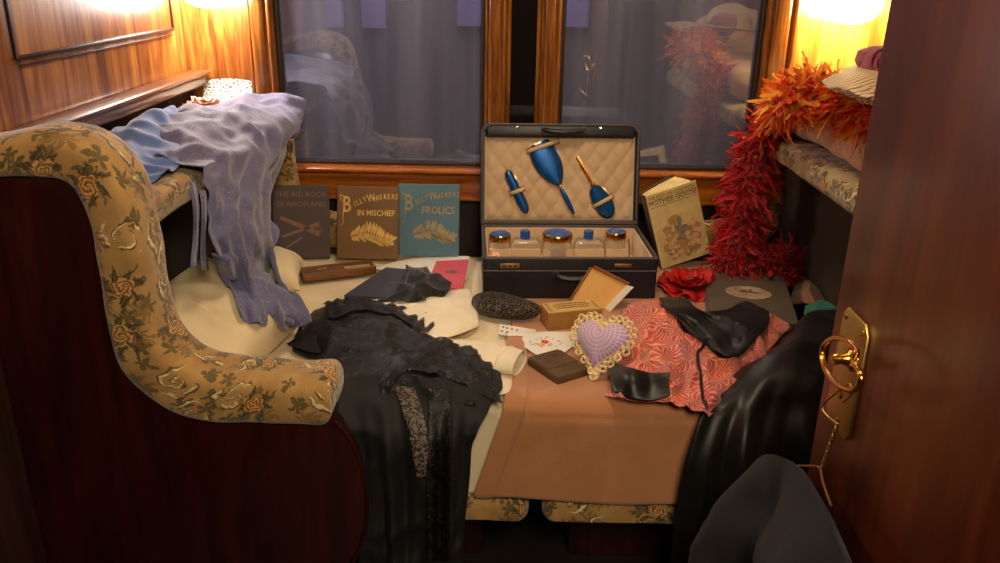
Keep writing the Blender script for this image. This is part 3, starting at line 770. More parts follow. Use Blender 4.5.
# plain generic picture: a leafy clump with a few pale blossoms
def blobs(spec, y):
    bm = bmesh.new()
    for k, (x, z, rx, rz, sd) in enumerate(spec):
        vs = [bm.verts.new((x+rx*cos(t*2*pi/18)*(1+.25*nz((cos(t*2*pi/18), sin(t*2*pi/18), sd), 1.6)), y-.00005*k, z+rz*sin(t*2*pi/18)*(1+.25*nz((sin(t*2*pi/18), cos(t*2*pi/18), sd), 1.6)))) for t in range(18)]
        bm.faces.new(vs)
    return bm
MT['pic_slate'] = plain('picture_slate', (112, 108, 92), .6, (140, 130, 104), 90); MT['pic_ochre'] = plain('picture_ochre', (186, 146, 84), .6, (160, 122, 70), 80); MT['pic_pale'] = plain('picture_pale', (214, 180, 128), .6, (196, 150, 96), 90)
rnd = random.Random(11)
def sprinkle(n, cx, cz, rx, rz, r0, r1): 
    out = []
    for k in range(n):
        a, q = rnd.random()*6.28, rnd.random()**.6; r = rnd.uniform(r0, r1); out.append((cx+rx*q*cos(a), cz+rz*q*sin(a), r*rnd.uniform(.7, 1.5), r, rnd.random()*40))
    return out
obj('picture_ground', blobs([(0, .055, .060, .040, 1)]+sprinkle(14, 0, .085, .048, .05, .006, .014), yy), 'pic_ochre', b, smooth=False, recalc=False)
obj('picture_foliage', blobs([(.004, .128, .007, .012, 3), (.002, .105, .008, .016, 4)]+sprinkle(16, .006, .085, .022, .05, .004, .007)+sprinkle(9, 0, .045, .05, .03, .002, .005), yy-.0008), 'pic_slate', b, smooth=False, recalc=False)
obj('picture_blossoms', blobs(sprinkle(13, -.032, .075, .022, .05, .004, .009)+sprinkle(13, .036, .075, .020, .045, .004, .009)+sprinkle(7, 0, .03, .05, .012, .004, .008), yy-.0016), 'pic_pale', b, smooth=False, recalc=False)

# album lying flat
c0, c1, c2, c3 = P(722, 268, z=BED+.03), P(800, 277, z=BED+.03), P(780, 325, z=BED+.03), P(690, 312, z=BED+.03)
ctr = (c0+c1+c2+c3)/4; ang = atan2((c1-c0).y, (c1-c0).x)
aw, ah, at_ = (c1-c0).length*1.0, ((c0-c3).length), .03
b = thing('album', 'grey-brown flat album with an oval picture lying beyond the kimono', 'album', (ctr.x, ctr.y, BED+.002), (0, 0, ang*.6-.02))
bm = bmesh.new()
for z in (.0015, at_-.0015): box(bm, (0, 0, z), (aw, ah, .003), .0012)
sp = [V((-aw/2-.004*sin(pi*k/8), 0, at_*k/8)) for k in range(9)]
loft(bm, [[p+V((0, -ah/2, 0)) for p in sp], [p+V((0, ah/2, 0)) for p in sp]], False, False); obj('cover', bm, 'cover_album', b, smooth=False)
bm = bmesh.new(); box(bm, (-.001, 0, at_/2), (aw-.008, ah-.008, at_-.0066)); obj('page_block', bm, 'pages', b, smooth=False)
bm = bmesh.new(); bm.faces.new([bm.verts.new((.0+.058*cos(t*pi/20), .004+.046*sin(t*pi/20), at_+.0003)) for t in range(40)]); obj('oval_picture', bm, 'oval', b, smooth=False, recalc=False)
bm = bmesh.new(); tube(bm, [(.0+.059*cos(t*pi/20), .004+.047*sin(t*pi/20), at_+.0002) for t in range(41)], .0008, 5); obj('oval_border', bm, 'print', b, smooth=False)
for nm, bmx, mt in (('emblem', blobs([(.0, 0, .030, .006, 2), (.006, .012, .004, .012, 5), (-.012, .008, .010, .006, 7)], 0), 'pic_slate'),):
    bmesh.ops.transform(bmx, matrix=Matrix.Translation((0, .006, at_+.0006)) @ Matrix.Rotation(-pi/2, 4, 'X'), verts=bmx.verts)
    obj('picture_detail', bmx, 'print', b, smooth=False, recalc=False)

# thin navy book and pink booklet on white paper
def flat_quad(name, label, category, px, z, t, mat, bev=.001, lift=0):
    pts = [P(*q, z=z+t) for q in px]; bm = bmesh.new()
    prism(bm, [(p.x, p.y) for p in pts], z, z+t, (V((1, 0, 0)), V((0, 1, 0)), V((0, 0, 1))), bev)
    return tag(obj(name, bm, mat, smooth=False), label, category)
ctrl = [[P(372, 268, z=BED+.004), P(405, 259, z=BED+.004), P(440, 256, z=BED+.006), P(470, 256, z=BED+.012)],
        [P(385, 272, z=BED+.004), P(415, 268, z=BED+.004), P(440, 266, z=BED+.004), P(470, 265, z=BED+.006)],
        [P(392, 282, z=BED+.004), P(420, 284, z=BED+.004), P(445, 282, z=BED+.004), P(467, 280, z=BED+.004)]]
tag(obj('paper_sheet', cloth(ctrl, 30, 24, lambda u, w, p: .002*nz(p, 20)), 'card', solid=.0006), 'white sheet of paper curling up under the pink booklet', 'paper')
bk = flat_quad('thin_book', 'thin navy book lying flat under the black tulle', 'book', [(344, 295), (398, 298), (427, 271), (386, 267)], BED+.005, .010, 'cover_navy')
bm = bmesh.new(); q = [P(*k, z=BED+.0105) for k in [(347, 296), (397, 298.5), (425, 272), (388, 268)]]
prism(bm, [(p.x, p.y) for p in q], BED+.0075, BED+.0125, (V((1, 0, 0)), V((0, 1, 0)), V((0, 0, 1)))); world_part('page_edges', bm, 'pages', bk, smooth=False)
bm = blobs([(0, 0, .010, .006, 3), (.012, .003, .008, .004, 6)], 0); c = P(392, 283, z=BED+.0155)
bmesh.ops.transform(bm, matrix=Matrix.Translation(c+V((0, 0, .0004))) @ Matrix.Rotation(-pi/2, 4, 'X'), verts=bm.verts); world_part('stamp', bm, 'print', bk, smooth=False, recalc=False)
pk = flat_quad('booklet', 'pinkish red booklet lying on white paper next to the suitcase', 'booklet', [(436, 261), (469, 259), (463, 289), (426, 287)], BED+.009, .004, 'cover_pink')
bm = blobs([(0, 0, .020, .010, 3), (.004, .002, .012, .014, 6)], 0); c = P(451, 272, z=BED+.0133)
bmesh.ops.transform(bm, matrix=Matrix.Translation(c) @ Matrix.Rotation(-pi/2, 4, 'X'), verts=bm.verts); world_part('cover_mark', bm, 'gilt_dull', pk, smooth=False, recalc=False)

# wooden pencil box
c = P(338, 272, z=BED+.012)
e0, e1 = P(303, 279, z=BED+.02), P(377, 270, z=BED+.02)
b = thing('pencil_box', 'brown flat wooden box with sliding lid in front of the brown book', 'box', (c.x, c.y, BED+.004), (0, 0, atan2((e1-e0).y, (e1-e0).x)))
L_ = (e1-e0).length
MT['box_wood'] = wood('box_wood', (84, 50, 22), (112, 70, 32), (140, 92, 46), 'x', 2, .4)
bm = bmesh.new(); D_ = .060
box(bm, (0, 0, .003), (L_, D_, .006), .001)
for s in (-1, 1): box(bm, (0, s*(D_/2-.003), .012), (L_, .006, .024), .0012)
for s in (-1, 1): box(bm, (s*(L_/2-.003), 0, .011), (.006, D_, .022), .0012)
obj('body', bm, 'box_wood', b)
bm = bmesh.new(); box(bm, (-L_*.2, 0, .0215), (L_*.56, D_-.012, .004), .001); lid = obj('sliding_lid', bm, 'box_wood', b)
tx = text('GG', .018, None, None, (-L_*.22, -.006, .0238), (0, 0, 0), align='CENTER', sx=1.1); obj('initials', tx, 'gilt', lid, smooth=False, recalc=False)
bm = bmesh.new()
for k in range(4): tube(bm, [(L_*.10, -.016+k*.0105, .012), (L_*.46, -.016+k*.0105, .012)], .0042, 8)
obj('slate_pencils', bm, 'gilt_grey', b)

# ------------------------------------------------------------------ the open dressing case
from mathutils.bvhtree import BVHTree
CW, CD, CH = .452, .29, .112
case = thing('suitcase', 'open black leather dressing case with quilted tan lid lining, fitted with bottles and brushes', 'suitcase', (.176, 2.152, BED+.003), (0, 0, radians(2.6)))
bpy.context.view_layer.update()
bm = bmesh.new(); w_ = .009
box(bm, (0, 0, .004), (CW, CD, .008), .003)
for s in (-1, 1):
    box(bm, (0, s*(CD/2-w_/2), CH/2), (CW, w_, CH), .004, 3); box(bm, (s*(CW/2-w_/2), 0, CH/2), (w_, CD, CH), .004, 3)
obj('case_body', bm, 'leather_case', case)
bm = bmesh.new()
rim = [(-CW/2+.003, -CD/2+.003), (CW/2-.003, -CD/2+.003), (CW/2-.003, CD/2-.003), (-CW/2+.003, CD/2-.003), (-CW/2+.003, -CD/2+.003)]
for i in range(4): tube(bm, [V((*rim[i], CH)), V((*rim[i+1], CH))], .0042, 8)
tube(bm, [V((-CW/2, -CD/2-.001, CH*.70)), V((CW/2, -CD/2-.001, CH*.70))], .002, 6)
obj('rim_piping', bm, 'leather_edge', case)
bm = bmesh.new(); e = .0012
box(bm, (0, 0, .03), (CW-2*w_-e, CD-2*w_-e, .004), .001)
for s in (-1, 1):
    box(bm, (0, s*(CD/2-w_-.0025), CH*.5+.012), (CW-2*w_-.002, .004, CH-.03), .001); box(bm, (s*(CW/2-w_-.0025), 0, CH*.5+.012), (.004, CD-2*w_-.002, CH-.03), .001)
obj('lining', bm, 'lining', case)
JX = [(484+16, .030), (525, .041), (557, .042), (588, .041), (615, .028)]
jy = -.038
Minv = case.matrix_world.inverted(); nrm = (case.matrix_world.to_3x3() @ V((0, 1, 0)))
def case_x(px, py, y): return (Minv @ Pn(px, py, case.matrix_world @ V((0, y, 0)), nrm)).x
xs = [case_x(px, 245, jy) for px, r in JX]
for (px, hw), x in zip(JX, xs):
    bm = bmesh.new(); yf = jy-.034 if hw > .035 and px == 557 else jy-.030
    pts = []
    hw2 = hw*.98
    for k in range(13):
        a = pi*k/12; pts.append((x-hw2*cos(a), yf+.004-.004*sin(a)))
    pts += [(x+hw2, yf+.012), (x-hw2, yf+.012)]
    prism(bm, pts, .034, .110, (V((1, 0, 0)), V((0, 1, 0)), V((0, 0, 1))), .0015)
    obj('bottle_pocket', bm, 'lining', case)
# lid
TH = radians(13); LH, LD = .288, .078
LM = Matrix.Translation((0, CD/2-.004, CH+.004)) @ Matrix.Rotation(-TH, 4, 'X')
bm = bmesh.new(); lw = CW+.006
def lid_ring(y, ins):
    pts = []; rc = .03
    for cx, cz, a0 in ((lw/2-rc-ins, LH-rc-ins, 0), (-lw/2+rc+ins, LH-rc-ins, 90)):
        for k in range(7):
            a = radians(a0+15*k); pts.append(V((cx+rc*cos(a), y, cz+rc*sin(a))))
    pts += [V((-lw/2+ins, y, .0+ins)), V((lw/2-ins, y, .0+ins))]
    return pts
loft(bm, [lid_ring(.03, .008), lid_ring(.0, .008), lid_ring(-.001, .004), lid_ring(.0, .0), lid_ring(LD-.012, 0), lid_ring(LD-.003, .004), lid_ring(LD, .014)], True, False)
bm.faces.new([bm.verts.new(p) for p in lid_ring(LD, .014)]); bm.faces.new([bm.verts.new(p) for p in lid_ring(.03, .008)])
bmesh.ops.remove_doubles(bm, verts=bm.verts, dist=.0001)
lid = obj('lid', bm, 'leather_case', case, M=LM)
# quilted lining with stitched diamonds
bm = bmesh.new(); rows = []
for j in range(60):
    row = []
    for i in range(90):
        x, z = -lw/2+.012+(lw-.024)*i/89, .012+(LH-.050)*j/59
        a, b = (x/.050+z/.070), (x/.050-z/.070)
        q = abs(sin(pi*a))*abs(sin(pi*b)); ed = min(1, min(i, 89-i, j, 59-j)/3)
        row.append(V((x, .0235-.0075*(q**.45)*ed, z)))
    rows.append(row)
loft(bm, rows, False, False); obj('quilted_lining', bm, 'lining', lid, ang=180)
bm = bmesh.new()
for i, (x0, x1) in enumerate(((-lw/2, lw/2),)):
    tube(bm, [(x0+.008, .002, .008), (x1-.008, .002, .008)], .005, 8)
obj('hinge_strip', bm, 'leather_edge', lid)
bm = bmesh.new(); r_ = lid_ring(-.0005, .004); tube(bm, r_, .0032, 8); obj('lid_piping', bm, 'leather_edge', lid)
def carry_handle(parent, M, w=.095):
    bm = bmesh.new(); tube(bm, curve([(-w/2, 0, 0), (-w*.46, -.014, 0), (-w*.3, -.020, -.004), (0, -.022, -.006), (w*.3, -.020, -.004), (w*.46, -.014, 0), (w/2, 0, 0)], 30), lambda q: .0065+.0025*sin(pi*q), 10, True, (1, .7))
    h = obj('handle', bm, 'leather_case', parent, M=M)
    for s in (-1, 1):
        bm = bmesh.new(); box(bm, (s*w/2, -.002, 0), (.016, .006, .02), .002); obj('handle_mount', bm, 'leather_edge', h)
    return h
carry_handle(case, Matrix.Translation((.008, -CD/2-.001, .072)))
bm = bmesh.new()
for k in range(5): box(bm, (.008-.034+k*.017, -CD/2-.0242, .067), (.0022, .002, .010), .0006, M=Matrix.Identity(4))
obj('handle_stitching', bm, 'chrome', case)
bm = bmesh.new(); box(bm, (0, .008, LH-.020), (lw-.03, .016, .038), .007, 3); obj('lid_lip', bm, 'leather_case', lid)
hd = carry_handle(lid, Matrix.Translation((.006, -.001, LH-.018)), .115)
for s in (-.125, .115):
    bm = bmesh.new(); lathe(bm, [(0, .002), (.0045, .0015), (.005, 0), (0, 0)], 14, M=Matrix.Translation((s, .0, LH-.012)) @ Matrix.Rotation(pi/2, 4, 'X')); obj('lid_stud', bm, 'chrome', lid)
bm = bmesh.new(); box(bm, (-.158, -CD/2-.0012, .092), (.050, .0028, .014), .001); pt = obj('lock_plate', bm, 'brass_old', case)
bm = bmesh.new()
for k in range(3): box(bm, (-.172+k*.014, -CD/2-.0032, .092), (.0075, .002, .007), .0006)
obj('lock_dial', bm, 'leather_edge', pt)
bm = bmesh.new(); box(bm, (.135, -CD/2-.0012, .094), (.045, .0028, .010), .001); obj('catch_plate', bm, 'brass_old', case)
# tools under straps in the lid
bpy.context.view_layer.update(); LW = case.matrix_world @ LM; ln = (LW.to_3x3() @ V((0, 1, 0)))
def lidp(px, py, y=.012):
    q = LW.inverted() @ Pn(px, py, LW @ V((0, y, 0)), ln); return V((q.x, y, q.z))
def front_patch(bvh, rows, nu, nv, lift):
    g = grid_from([[V((x, y, 0)) for x, y in r] for r in rows], nu, nv)
    out = []
    for r in g:
        row = []
        for p in r:
            d_ = ray(p.x, p.y).normalized(); h = bvh.ray_cast(V((0, 0, CZ)), d_)[0]
            h = h if h is not None else P(p.x, p.y, y=1.38)
            row.append(h-d_*lift)
        out.append(row)
    bm = bmesh.new(); loft(bm, out, False, False); return bm
def tool_M(p, ang): return LW @ Matrix.Translation(p) @ Matrix.Rotation(ang, 4, 'Y')
def oval_plate(bm, pts_w, y0, y1, n=40, dome=.004):
    """flattened solid from half width profile along +z"""
    rings = []
    for t, w in pts_w:
        w = max(w, .0006); rings.append([V((w*cos(2*pi*k/20), (y0+y1)/2+((y1-y0)/2)*sin(2*pi*k/20)*min(1, w/.008), t)) for k in range(20)])
    return loft(bm, rings)
def prof(fn, a, b, n=26): return [(a+(b-a)*k/(n-1), fn(k/(n-1))) for k in range(n)]
def strap_on(c, ang, w):
    bm = bmesh.new(); M = Matrix.Translation((c.x, 0, c.z)) @ Matrix.Rotation(ang, 4, 'Y')
    pts = [V((-w/2-.006, .017, 0)), V((-w/2, .008, 0)), V((-w*.3, .0015, 0)), V((0, -.0005, 0)), V((w*.3, .0015, 0)), V((w/2, .008, 0)), V((w/2+.006, .017, 0))]
    pp = curve(pts, 20); loft(bm, [[M @ (p+V((0, 0, -.0065))) for p in pp], [M @ (p+V((0, 0, .0065))) for p in pp]], False, False)
    s = obj('strap', bm, 'strap', lid, solid=.0012)
    bm = bmesh.new()
    for dz in (-.0065, .0065): tube(bm, [M @ (p+V((0, -.0006, dz))) for p in pp], .001, 5)
    obj('strap_binding', bm, 'strap_edge', s)
# hand mirror
a, b = lidp(538, 142), lidp(574, 214); ax = atan2((b-a).x, -(b-a).z)*-1
def tool(name, label, px0, px1, headf, hl, handlef, total):
    a, b = lidp(*px0), lidp(*px1); d = b-a; ang = -atan2(d.x, d.z)*-1
    L = d.length
    t = thing(name, label, name.split('_')[-1], M=LW @ Matrix.Translation((a.x, .006, a.z)) @ Matrix.Rotation(atan2(d.x, d.z), 4, 'Y'))
    bm = bmesh.new(); oval_plate(bm, prof(lambda q: headf(q), 0, L*hl), -.001, .0095); obj('back', bm, 'blue_enamel', t)
    bm = bmesh.new(); oval_plate(bm, prof(lambda q: headf(q)+.0016, -.0016, L*hl+.0016), .002, .011); obj('rim', bm, 'gold', t)
    if hl < 1:
        bm = bmesh.new(); oval_plate(bm, prof(handlef, L*hl-.002, L), -.0005, .0095); obj('handle', bm, 'blue_enamel' if handlef(.5) > .0046 else 'gold', t)
        bm = bmesh.new(); oval_plate(bm, prof(lambda q: .0085*sin(pi*q)**.5+.001, L*hl-.003, L*hl+.008), -.002, .0105); obj('collar', bm, 'gold', t)
    return t, a, d
t, a, d = tool('hand_mirror', 'large blue enamel hand mirror with tapering handle strapped in the case lid', (538, 143), (574, 214), lambda q: .0385*min(1, (sin(pi*min(1, .2+q*.8)))**.62) if q > .0 else .02, .60, lambda q: .0032+.0042*sin(pi*min(1, q*1.0))**.8, 0)
strap_on(lidp(543, 146), -atan2(.35, 1)*1.0, .088)
t, a, d = tool('clothes_brush', 'slim blue enamel clothes brush strapped in the lid, no handle', (507, 170), (527, 213), lambda q: .0145*max(0, 1-(2*q-1)**4)**.5, 1.0, lambda q: 0, 0)
strap_on(lidp(517, 191), -.36, .036)
t, a, d = tool('hair_brush', 'blue oval hair brush with thin gilt handle pointing up, strapped in the lid', (611, 217), (577, 157), lambda q: .0265*max(0, 1-abs(2*q-1)**2.6 if q < .5 else 1-(2*q-1)**2)**.5, .53, lambda q: .0034+.0010*sin(pi*q), 0)
strap_on(lidp(603, 201), -.50, .056)
# jars and bottles
def jar(px, x, r, h, rl, label):
    t = thing('cosmetic_jar', label, 'jar', M=case.matrix_world @ Matrix.Translation((x, jy, .048)), group='glass jars and bottles in the dressing case')
    bm = bmesh.new(); lathe(bm, [(0, 0), (r*.94, 0), (r, .004), (r, h-.006), (r*.94, h), (r*.80, h+.002), (0, h+.002)], 28); obj('glass_body', bm, 'glass', t)
    bm = bmesh.new(); lathe(bm, [(r*.9, h), (r*1.03, h+.001), (r*1.06, h+.005), (r*1.03, h+.0085), (r*1.04, h+.014), (r*.97, h+.0185), (r*.9, h+.019)], 30); l = obj('lid_band', bm, 'gold', t)
    bm = bmesh.new(); lathe(bm, [(r*.93, h+.0185), (r*.8, h+.0215), (r*.4, h+.0235), (0, h+.024)], 28); obj('lid_top', bm, 'blue_cap', t)
def bottle(x, hw, label):
    t = thing('perfume_bottle', label, 'bottle', M=case.matrix_world @ Matrix.Translation((x, jy, .048)), group='glass jars and bottles in the dressing case')
    bm = bmesh.new(); rings = []
    for z, s in ((0, .94), (.003, 1), (.070, 1), (.078, .93), (.082, .80), (.084, .3)):
        rings.append([V((hw*s*abs(cos(q))**.4*(1 if cos(q) > 0 else -1), .022*s*abs(sin(q))**.4*(1 if sin(q) > 0 else -1), z)) for q in [2*pi*k/32 for k in range(32)]])
    loft(bm, rings); obj('glass_body', bm, 'glass', t)
    bm = bmesh.new(); lathe(bm, [(.008, .084), (.0135, .086), (.0135, .103), (.0125, .106), (0, .1065)], 20); obj('cap', bm, 'blue_cap', t)
jar(500, xs[0], .0285, .078, 0, 'small glass jar with gilt lid, next to the hinge cord at the case corner')
bottle(xs[1], .0385, 'flat glass bottle with blue cap between the small and the wide jar')
jar(557, xs[2], .0395, .082, 0, 'widest glass jar with gilt and blue lid, middle of the case')
bottle(xs[3], .0385, 'flat glass bottle with blue cap between the wide jar and the spoon-side jar')
jar(615, xs[4], .0275, .086, 0, 'tall glass jar with gilt lid beside the small silver spoon')
t = thing('spoon', 'tiny silver spoon standing beside the last jar in the case', 'spoon', M=case.matrix_world @ Matrix.Translation((xs[4]+.036, jy-.02, .06)))
bm = bmesh.new(); tube(bm, curve([(0, 0, .012), (.002, .01, .045), (-.002, .016, .072)], 12), .0018, 8); obj('stem', bm, 'chrome', t)
bm = bmesh.new(); lathe(bm, [(0, 0), (.006, .002), (.009, .008), (.007, .012), (0, .010)], 16, (0, 0, .002)); obj('bowl', bm, 'chrome', t)
def ruffle(name, label, category, c, R, mat, petals=9, layers=3, seed=1, flat=.5, M=None):
    rnd = random.Random(seed); t = thing(name, label, category, c) if M is None else thing(name, label, category, M=M)
    for ly in range(layers):
        for k in range(petals-ly*2):
            a = 2*pi*k/(petals-ly*2)+rnd.random()*.5+ly*.4; L = R*(1-.25*ly)*(.85+.3*rnd.random()); tl = flat*(.25+.5*ly)+rnd.random()*.15
            bm = bmesh.new(); rows = []
            for j in range(8):
                s = j/7; row = []
                for i in range(9):
                    w = -1+2*i/8; wd = L*.55*(sin(pi*min(1, s*.62+.08)))*w
                    rr_ = L*s; z = rr_*sin(tl)*.9-L*.35*s*s*(1-tl)*.3+L*.10*sin(w*4+ly*2+k)*s+.004*ly
                    p = V((rr_*cos(tl*.6), wd, max(.001, z)+.006*nz((rr_*40, wd*40, k), 1)*s))
                    row.append(Matrix.Rotation(a, 4, 'Z') @ p)
                rows.append(row)
            loft(bm, rows, False, False); obj('petal', bm, mat, t, solid=.0008)
    return t
ruffle('silk_rose', 'small pale pink silk rose tucked in the case corner by the first jar', 'flower', None, .020, 'rosepink', 7, 3, 4, .8, M=case.matrix_world @ Matrix.Translation((-.198, -.098, .092)))

# ------------------------------------------------------------------ small things on the bed
# beaded purse
a, b = P(472, 300, z=BED+.028), P(541, 312, z=BED+.028)
d = (b-a); Lp = d.length
bm = bmesh.new(); rings = []
for k in range(33):
    q = k/32; e = max(0, 1-abs(2*q-1)**3.2)**.5; r = .033*e*(1+.12*sin(q*5))+.0008
    c = a+d*q+V((0, -.004*sin(pi*q), .001)); sd = V((-d.y, d.x, 0)).normalized()
    rings.append([c+sd*r*1.05*cos(2*pi*n/26)+V((0, 0, 1))*r*.8*sin(2*pi*n/26)+sd*.002*nz(c, 60) for n in range(26)])
loft(bm, rings)
tag(obj('evening_purse', bm, 'sequins'), 'small dark sequinned evening purse in front of the suitcase', 'purse')
# tan box
p0, p1 = P(549, 331, z=BED+.004), P(601, 326, z=BED+.004)
bd = (p1-p0); ba = atan2(bd.y, bd.x); bw = bd.length+.006
t = thing('card_box', 'small tan cardboard box with printed label on top, beside the handkerchief', 'box', ((p0+p1)/2)+V((-sin(ba), cos(ba), 0))*.032, (0, 0, ba))
bm = bmesh.new(); box(bm, (0, 0, .0225), (bw, .062, .045), .0015); obj('body', bm, 'box_tan', t, smooth=False)
bm = bmesh.new(); box(bm, (0, 0, .0455), (bw-.004, .058, .0012)); lb_ = obj('top_label', bm, 'box_top', t, smooth=False)
for y, w in ((.016, .085), (.004, .095), (-.008, .085)):
    bm = bmesh.new()
    for k in range(14): box(bm, (-w/2+w*(k+.5)/14, y, .0463), (w/14*.62, .007, .0004))
    obj('ornament_row', bm, 'print', lb_, smooth=False)
for s in (-1, 1):
    bm = bmesh.new(); box(bm, (s*(bw/2-.009), 0, .0463), (.0025, .048, .0004)); box(bm, (s*(bw/2-.014), 0, .0463), (.0012, .048, .0004)); obj('label_rule', bm, 'print', lb_, smooth=False)
# open lid leaning on the case: shallow tray, hollow side to the viewer
yL = 1.965
A, B_, C_, D_ = P(592, 268, y=yL+.02), P(627, 285, y=yL+.01), P(603, 310, y=yL-.02), P(571, 301, y=yL-.01)
t = thing('box_lid', 'open orange-tan box lid leaning against the front of the suitcase', 'box lid', tuple((C_+D_)/2))
nn = (B_-A).cross(D_-A).normalized(); nn = nn if nn.y < 0 else -nn
bm = bmesh.new(); q = [A, B_, C_, D_]; f = [bm.verts.new(p) for p in q]; g = [bm.verts.new(p-nn*.002) for p in q]
bm.faces.new(f); bm.faces.new(g[::-1])
for i in range(4): bm.faces.new((f[i], g[i], g[(i+1) % 4], f[(i+1) % 4]))
world_part('tray', bm, 'box_orange', t, smooth=False)
for (i, j, mt, h) in ((0, 1, 'box_tan', .012), (1, 2, 'card', .022), (3, 0, 'box_tan', .012)):
    bm = bmesh.new(); o_ = ((q[i]+q[j])/2-(A+B_+C_+D_)/4).normalized()
    k = [q[i], q[j], q[j]+nn*h+o_*h*.6, q[i]+nn*h+o_*h*.6]; loft(bm, [[k[0], k[1]], [k[3], k[2]]], False, False)
    world_part('flap', bm, mt, t, smooth=False, solid=.0015)
# playing card
cc = P(514, 331, z=BED+.004)
q = [P(498, 334, z=BED+.006), P(500, 324, z=BED+.006), P(536, 330, z=BED+.006), P(532, 342, z=BED+.006)]
bm = bmesh.new(); prism(bm, [(p.x, p.y) for p in q], BED+.0055, BED+.0065, (V((1, 0, 0)), V((0, 1, 0)), V((0, 0, 1))))
cd = tag(obj('playing_card', bm, 'card', smooth=False), 'white playing card with black pips half under the handkerchief', 'card')
bm = bmesh.new()
for (x, y) in ((503, 327), (507, 328), (512, 329), (517, 330), (502, 331), (507, 332), (512, 333)):
    c = P(x, y, z=BED+.0068)
    pip = [(0, .0042), (.0034, 0), (.0028, -.0022), (.0008, -.0018), (.0014, -.0042), (-.0014, -.0042), (-.0008, -.0018), (-.0028, -.0022), (-.0034, 0)]
    bm.faces.new([bm.verts.new((c.x+u*1.0, c.y+v*1.2, BED+.0068)) for u, v in pip])
world_part('pips', bm, 'card_black', cd, smooth=False, recalc=False)
# embroidered handkerchief
ctrl = [[P(504, 333, z=BED+.009), P(532, 332, z=BED+.010), P(560, 331, z=BED+.009), P(586, 331, z=BED+.008)],
        [P(516, 341, z=BED+.009), P(538, 341, z=BED+.011), P(560, 341, z=BED+.010), P(580, 340, z=BED+.008)],
        [P(530, 351, z=BED+.009), P(542, 352, z=BED+.010), P(556, 352, z=BED+.009), P(572, 347, z=BED+.008)],
        [P(543, 359, z=BED+.008), P(547, 361, z=BED+.009), P(553, 359, z=BED+.008), P(563, 354, z=BED+.008)]]
bm = cloth(ctrl, 40, 34, lambda u, w, p: .0015*nz(p, 30)); hb = BVHTree.FromBMesh(bm)
hk = tag(obj('handkerchief', bm, 'card', solid=.0008), 'white handkerchief embroidered with a red flower, beside the small leather wallet', 'handkerchief')
def stitched(name, px, py, col, pts_fn):
    bm = bmesh.new(); c = P(px, py, z=BED+.0115); pts_fn(bm, c)
    for v in bm.verts:
        h = hb.ray_cast(V((v.co.x, v.co.y, 2)), V((0, 0, -1)))[0]
        if h: v.co.z = h.z+.0014
    world_part(name, bm, col, hk, smooth=False, recalc=False)
def petals(n, r, rp):
    def f(bm, c):
        for k in range(n):
            a = 2*pi*k/n; bm.faces.new([bm.verts.new((c.x+r*cos(a)+rp*cos(t), c.y+r*sin(a)+rp*sin(t)*1.2, c.z)) for t in [2*pi*i/9 for i in range(9)]])
    return f
MT['thread_red'] = plain('thread_red', (206, 66, 36), .7); MT['thread_green'] = plain('thread_green', (70, 78, 62), .7); MT['thread_yellow'] = plain('thread_yellow', (226, 180, 84), .7)
def sprays(bm, c):
    rnd = random.Random(3)
    for k in range(26):
        a = rnd.random()*2*pi; R_ = .014+rnd.random()*.020; x, y = c.x+R_*cos(a)*1.2, c.y+R_*sin(a)*.8; an = a+rnd.uniform(-.6, .6)
        bm.faces.new([bm.verts.new((x+.004*cos(an), y+.004*sin(an), c.z)), bm.verts.new((x+.0013*cos(an+1.57), y+.0013*sin(an+1.57), c.z)), bm.verts.new((x-.004*cos(an), y-.004*sin(an), c.z)), bm.verts.new((x-.0013*cos(an+1.57), y-.0013*sin(an+1.57), c.z))])
stitched('embroidered_leaves', 545, 342, 'thread_green', sprays)
stitched('embroidered_buds', 541, 345, 'thread_yellow', petals(4, .006, .003))
stitched('embroidered_flower', 545, 342, 'thread_red', petals(5, .0055, .0042))
# leather wallet
w0, w1, w3 = P(563, 389, z=BED+.002), P(583, 374, z=BED+.002), P(532, 368, z=BED+.002)
X = (w1-w0); Y = (w3-w0); ang = atan2(Y.y, Y.x); lw2, lh2 = Y.length, X.length
c = w0+X/2+Y/2
t = thing('wallet', 'small worn brown leather wallet with a snap, lying alone on the camel blanket', 'wallet', (c.x, c.y, BED+.004), (0, 0, ang+pi))
bm = bmesh.new(); box(bm, (0, 0, .0095), (lw2, lh2, .019), .004, 3); obj('body', bm, 'leather_brown', t)
bm = bmesh.new(); box(bm, (-lw2*.12, 0, .0192), (lw2*.55, lh2*.98, .003), .0012); fl = obj('flap', bm, 'leather_brown', t)
bm = bmesh.new(); lathe(bm, [(.006, .020), (.0058, .0222), (.003, .0232), (0, .0234)], 18, (-lw2*.27, lh2*.16, 0)); obj('snap', bm, 'leather_edge', fl)
bm = bmesh.new(); box(bm, (-lw2*.5-.0005, 0, .010), (.001, lh2*.5, .009)); obj('band', bm, 'leather_case', t)

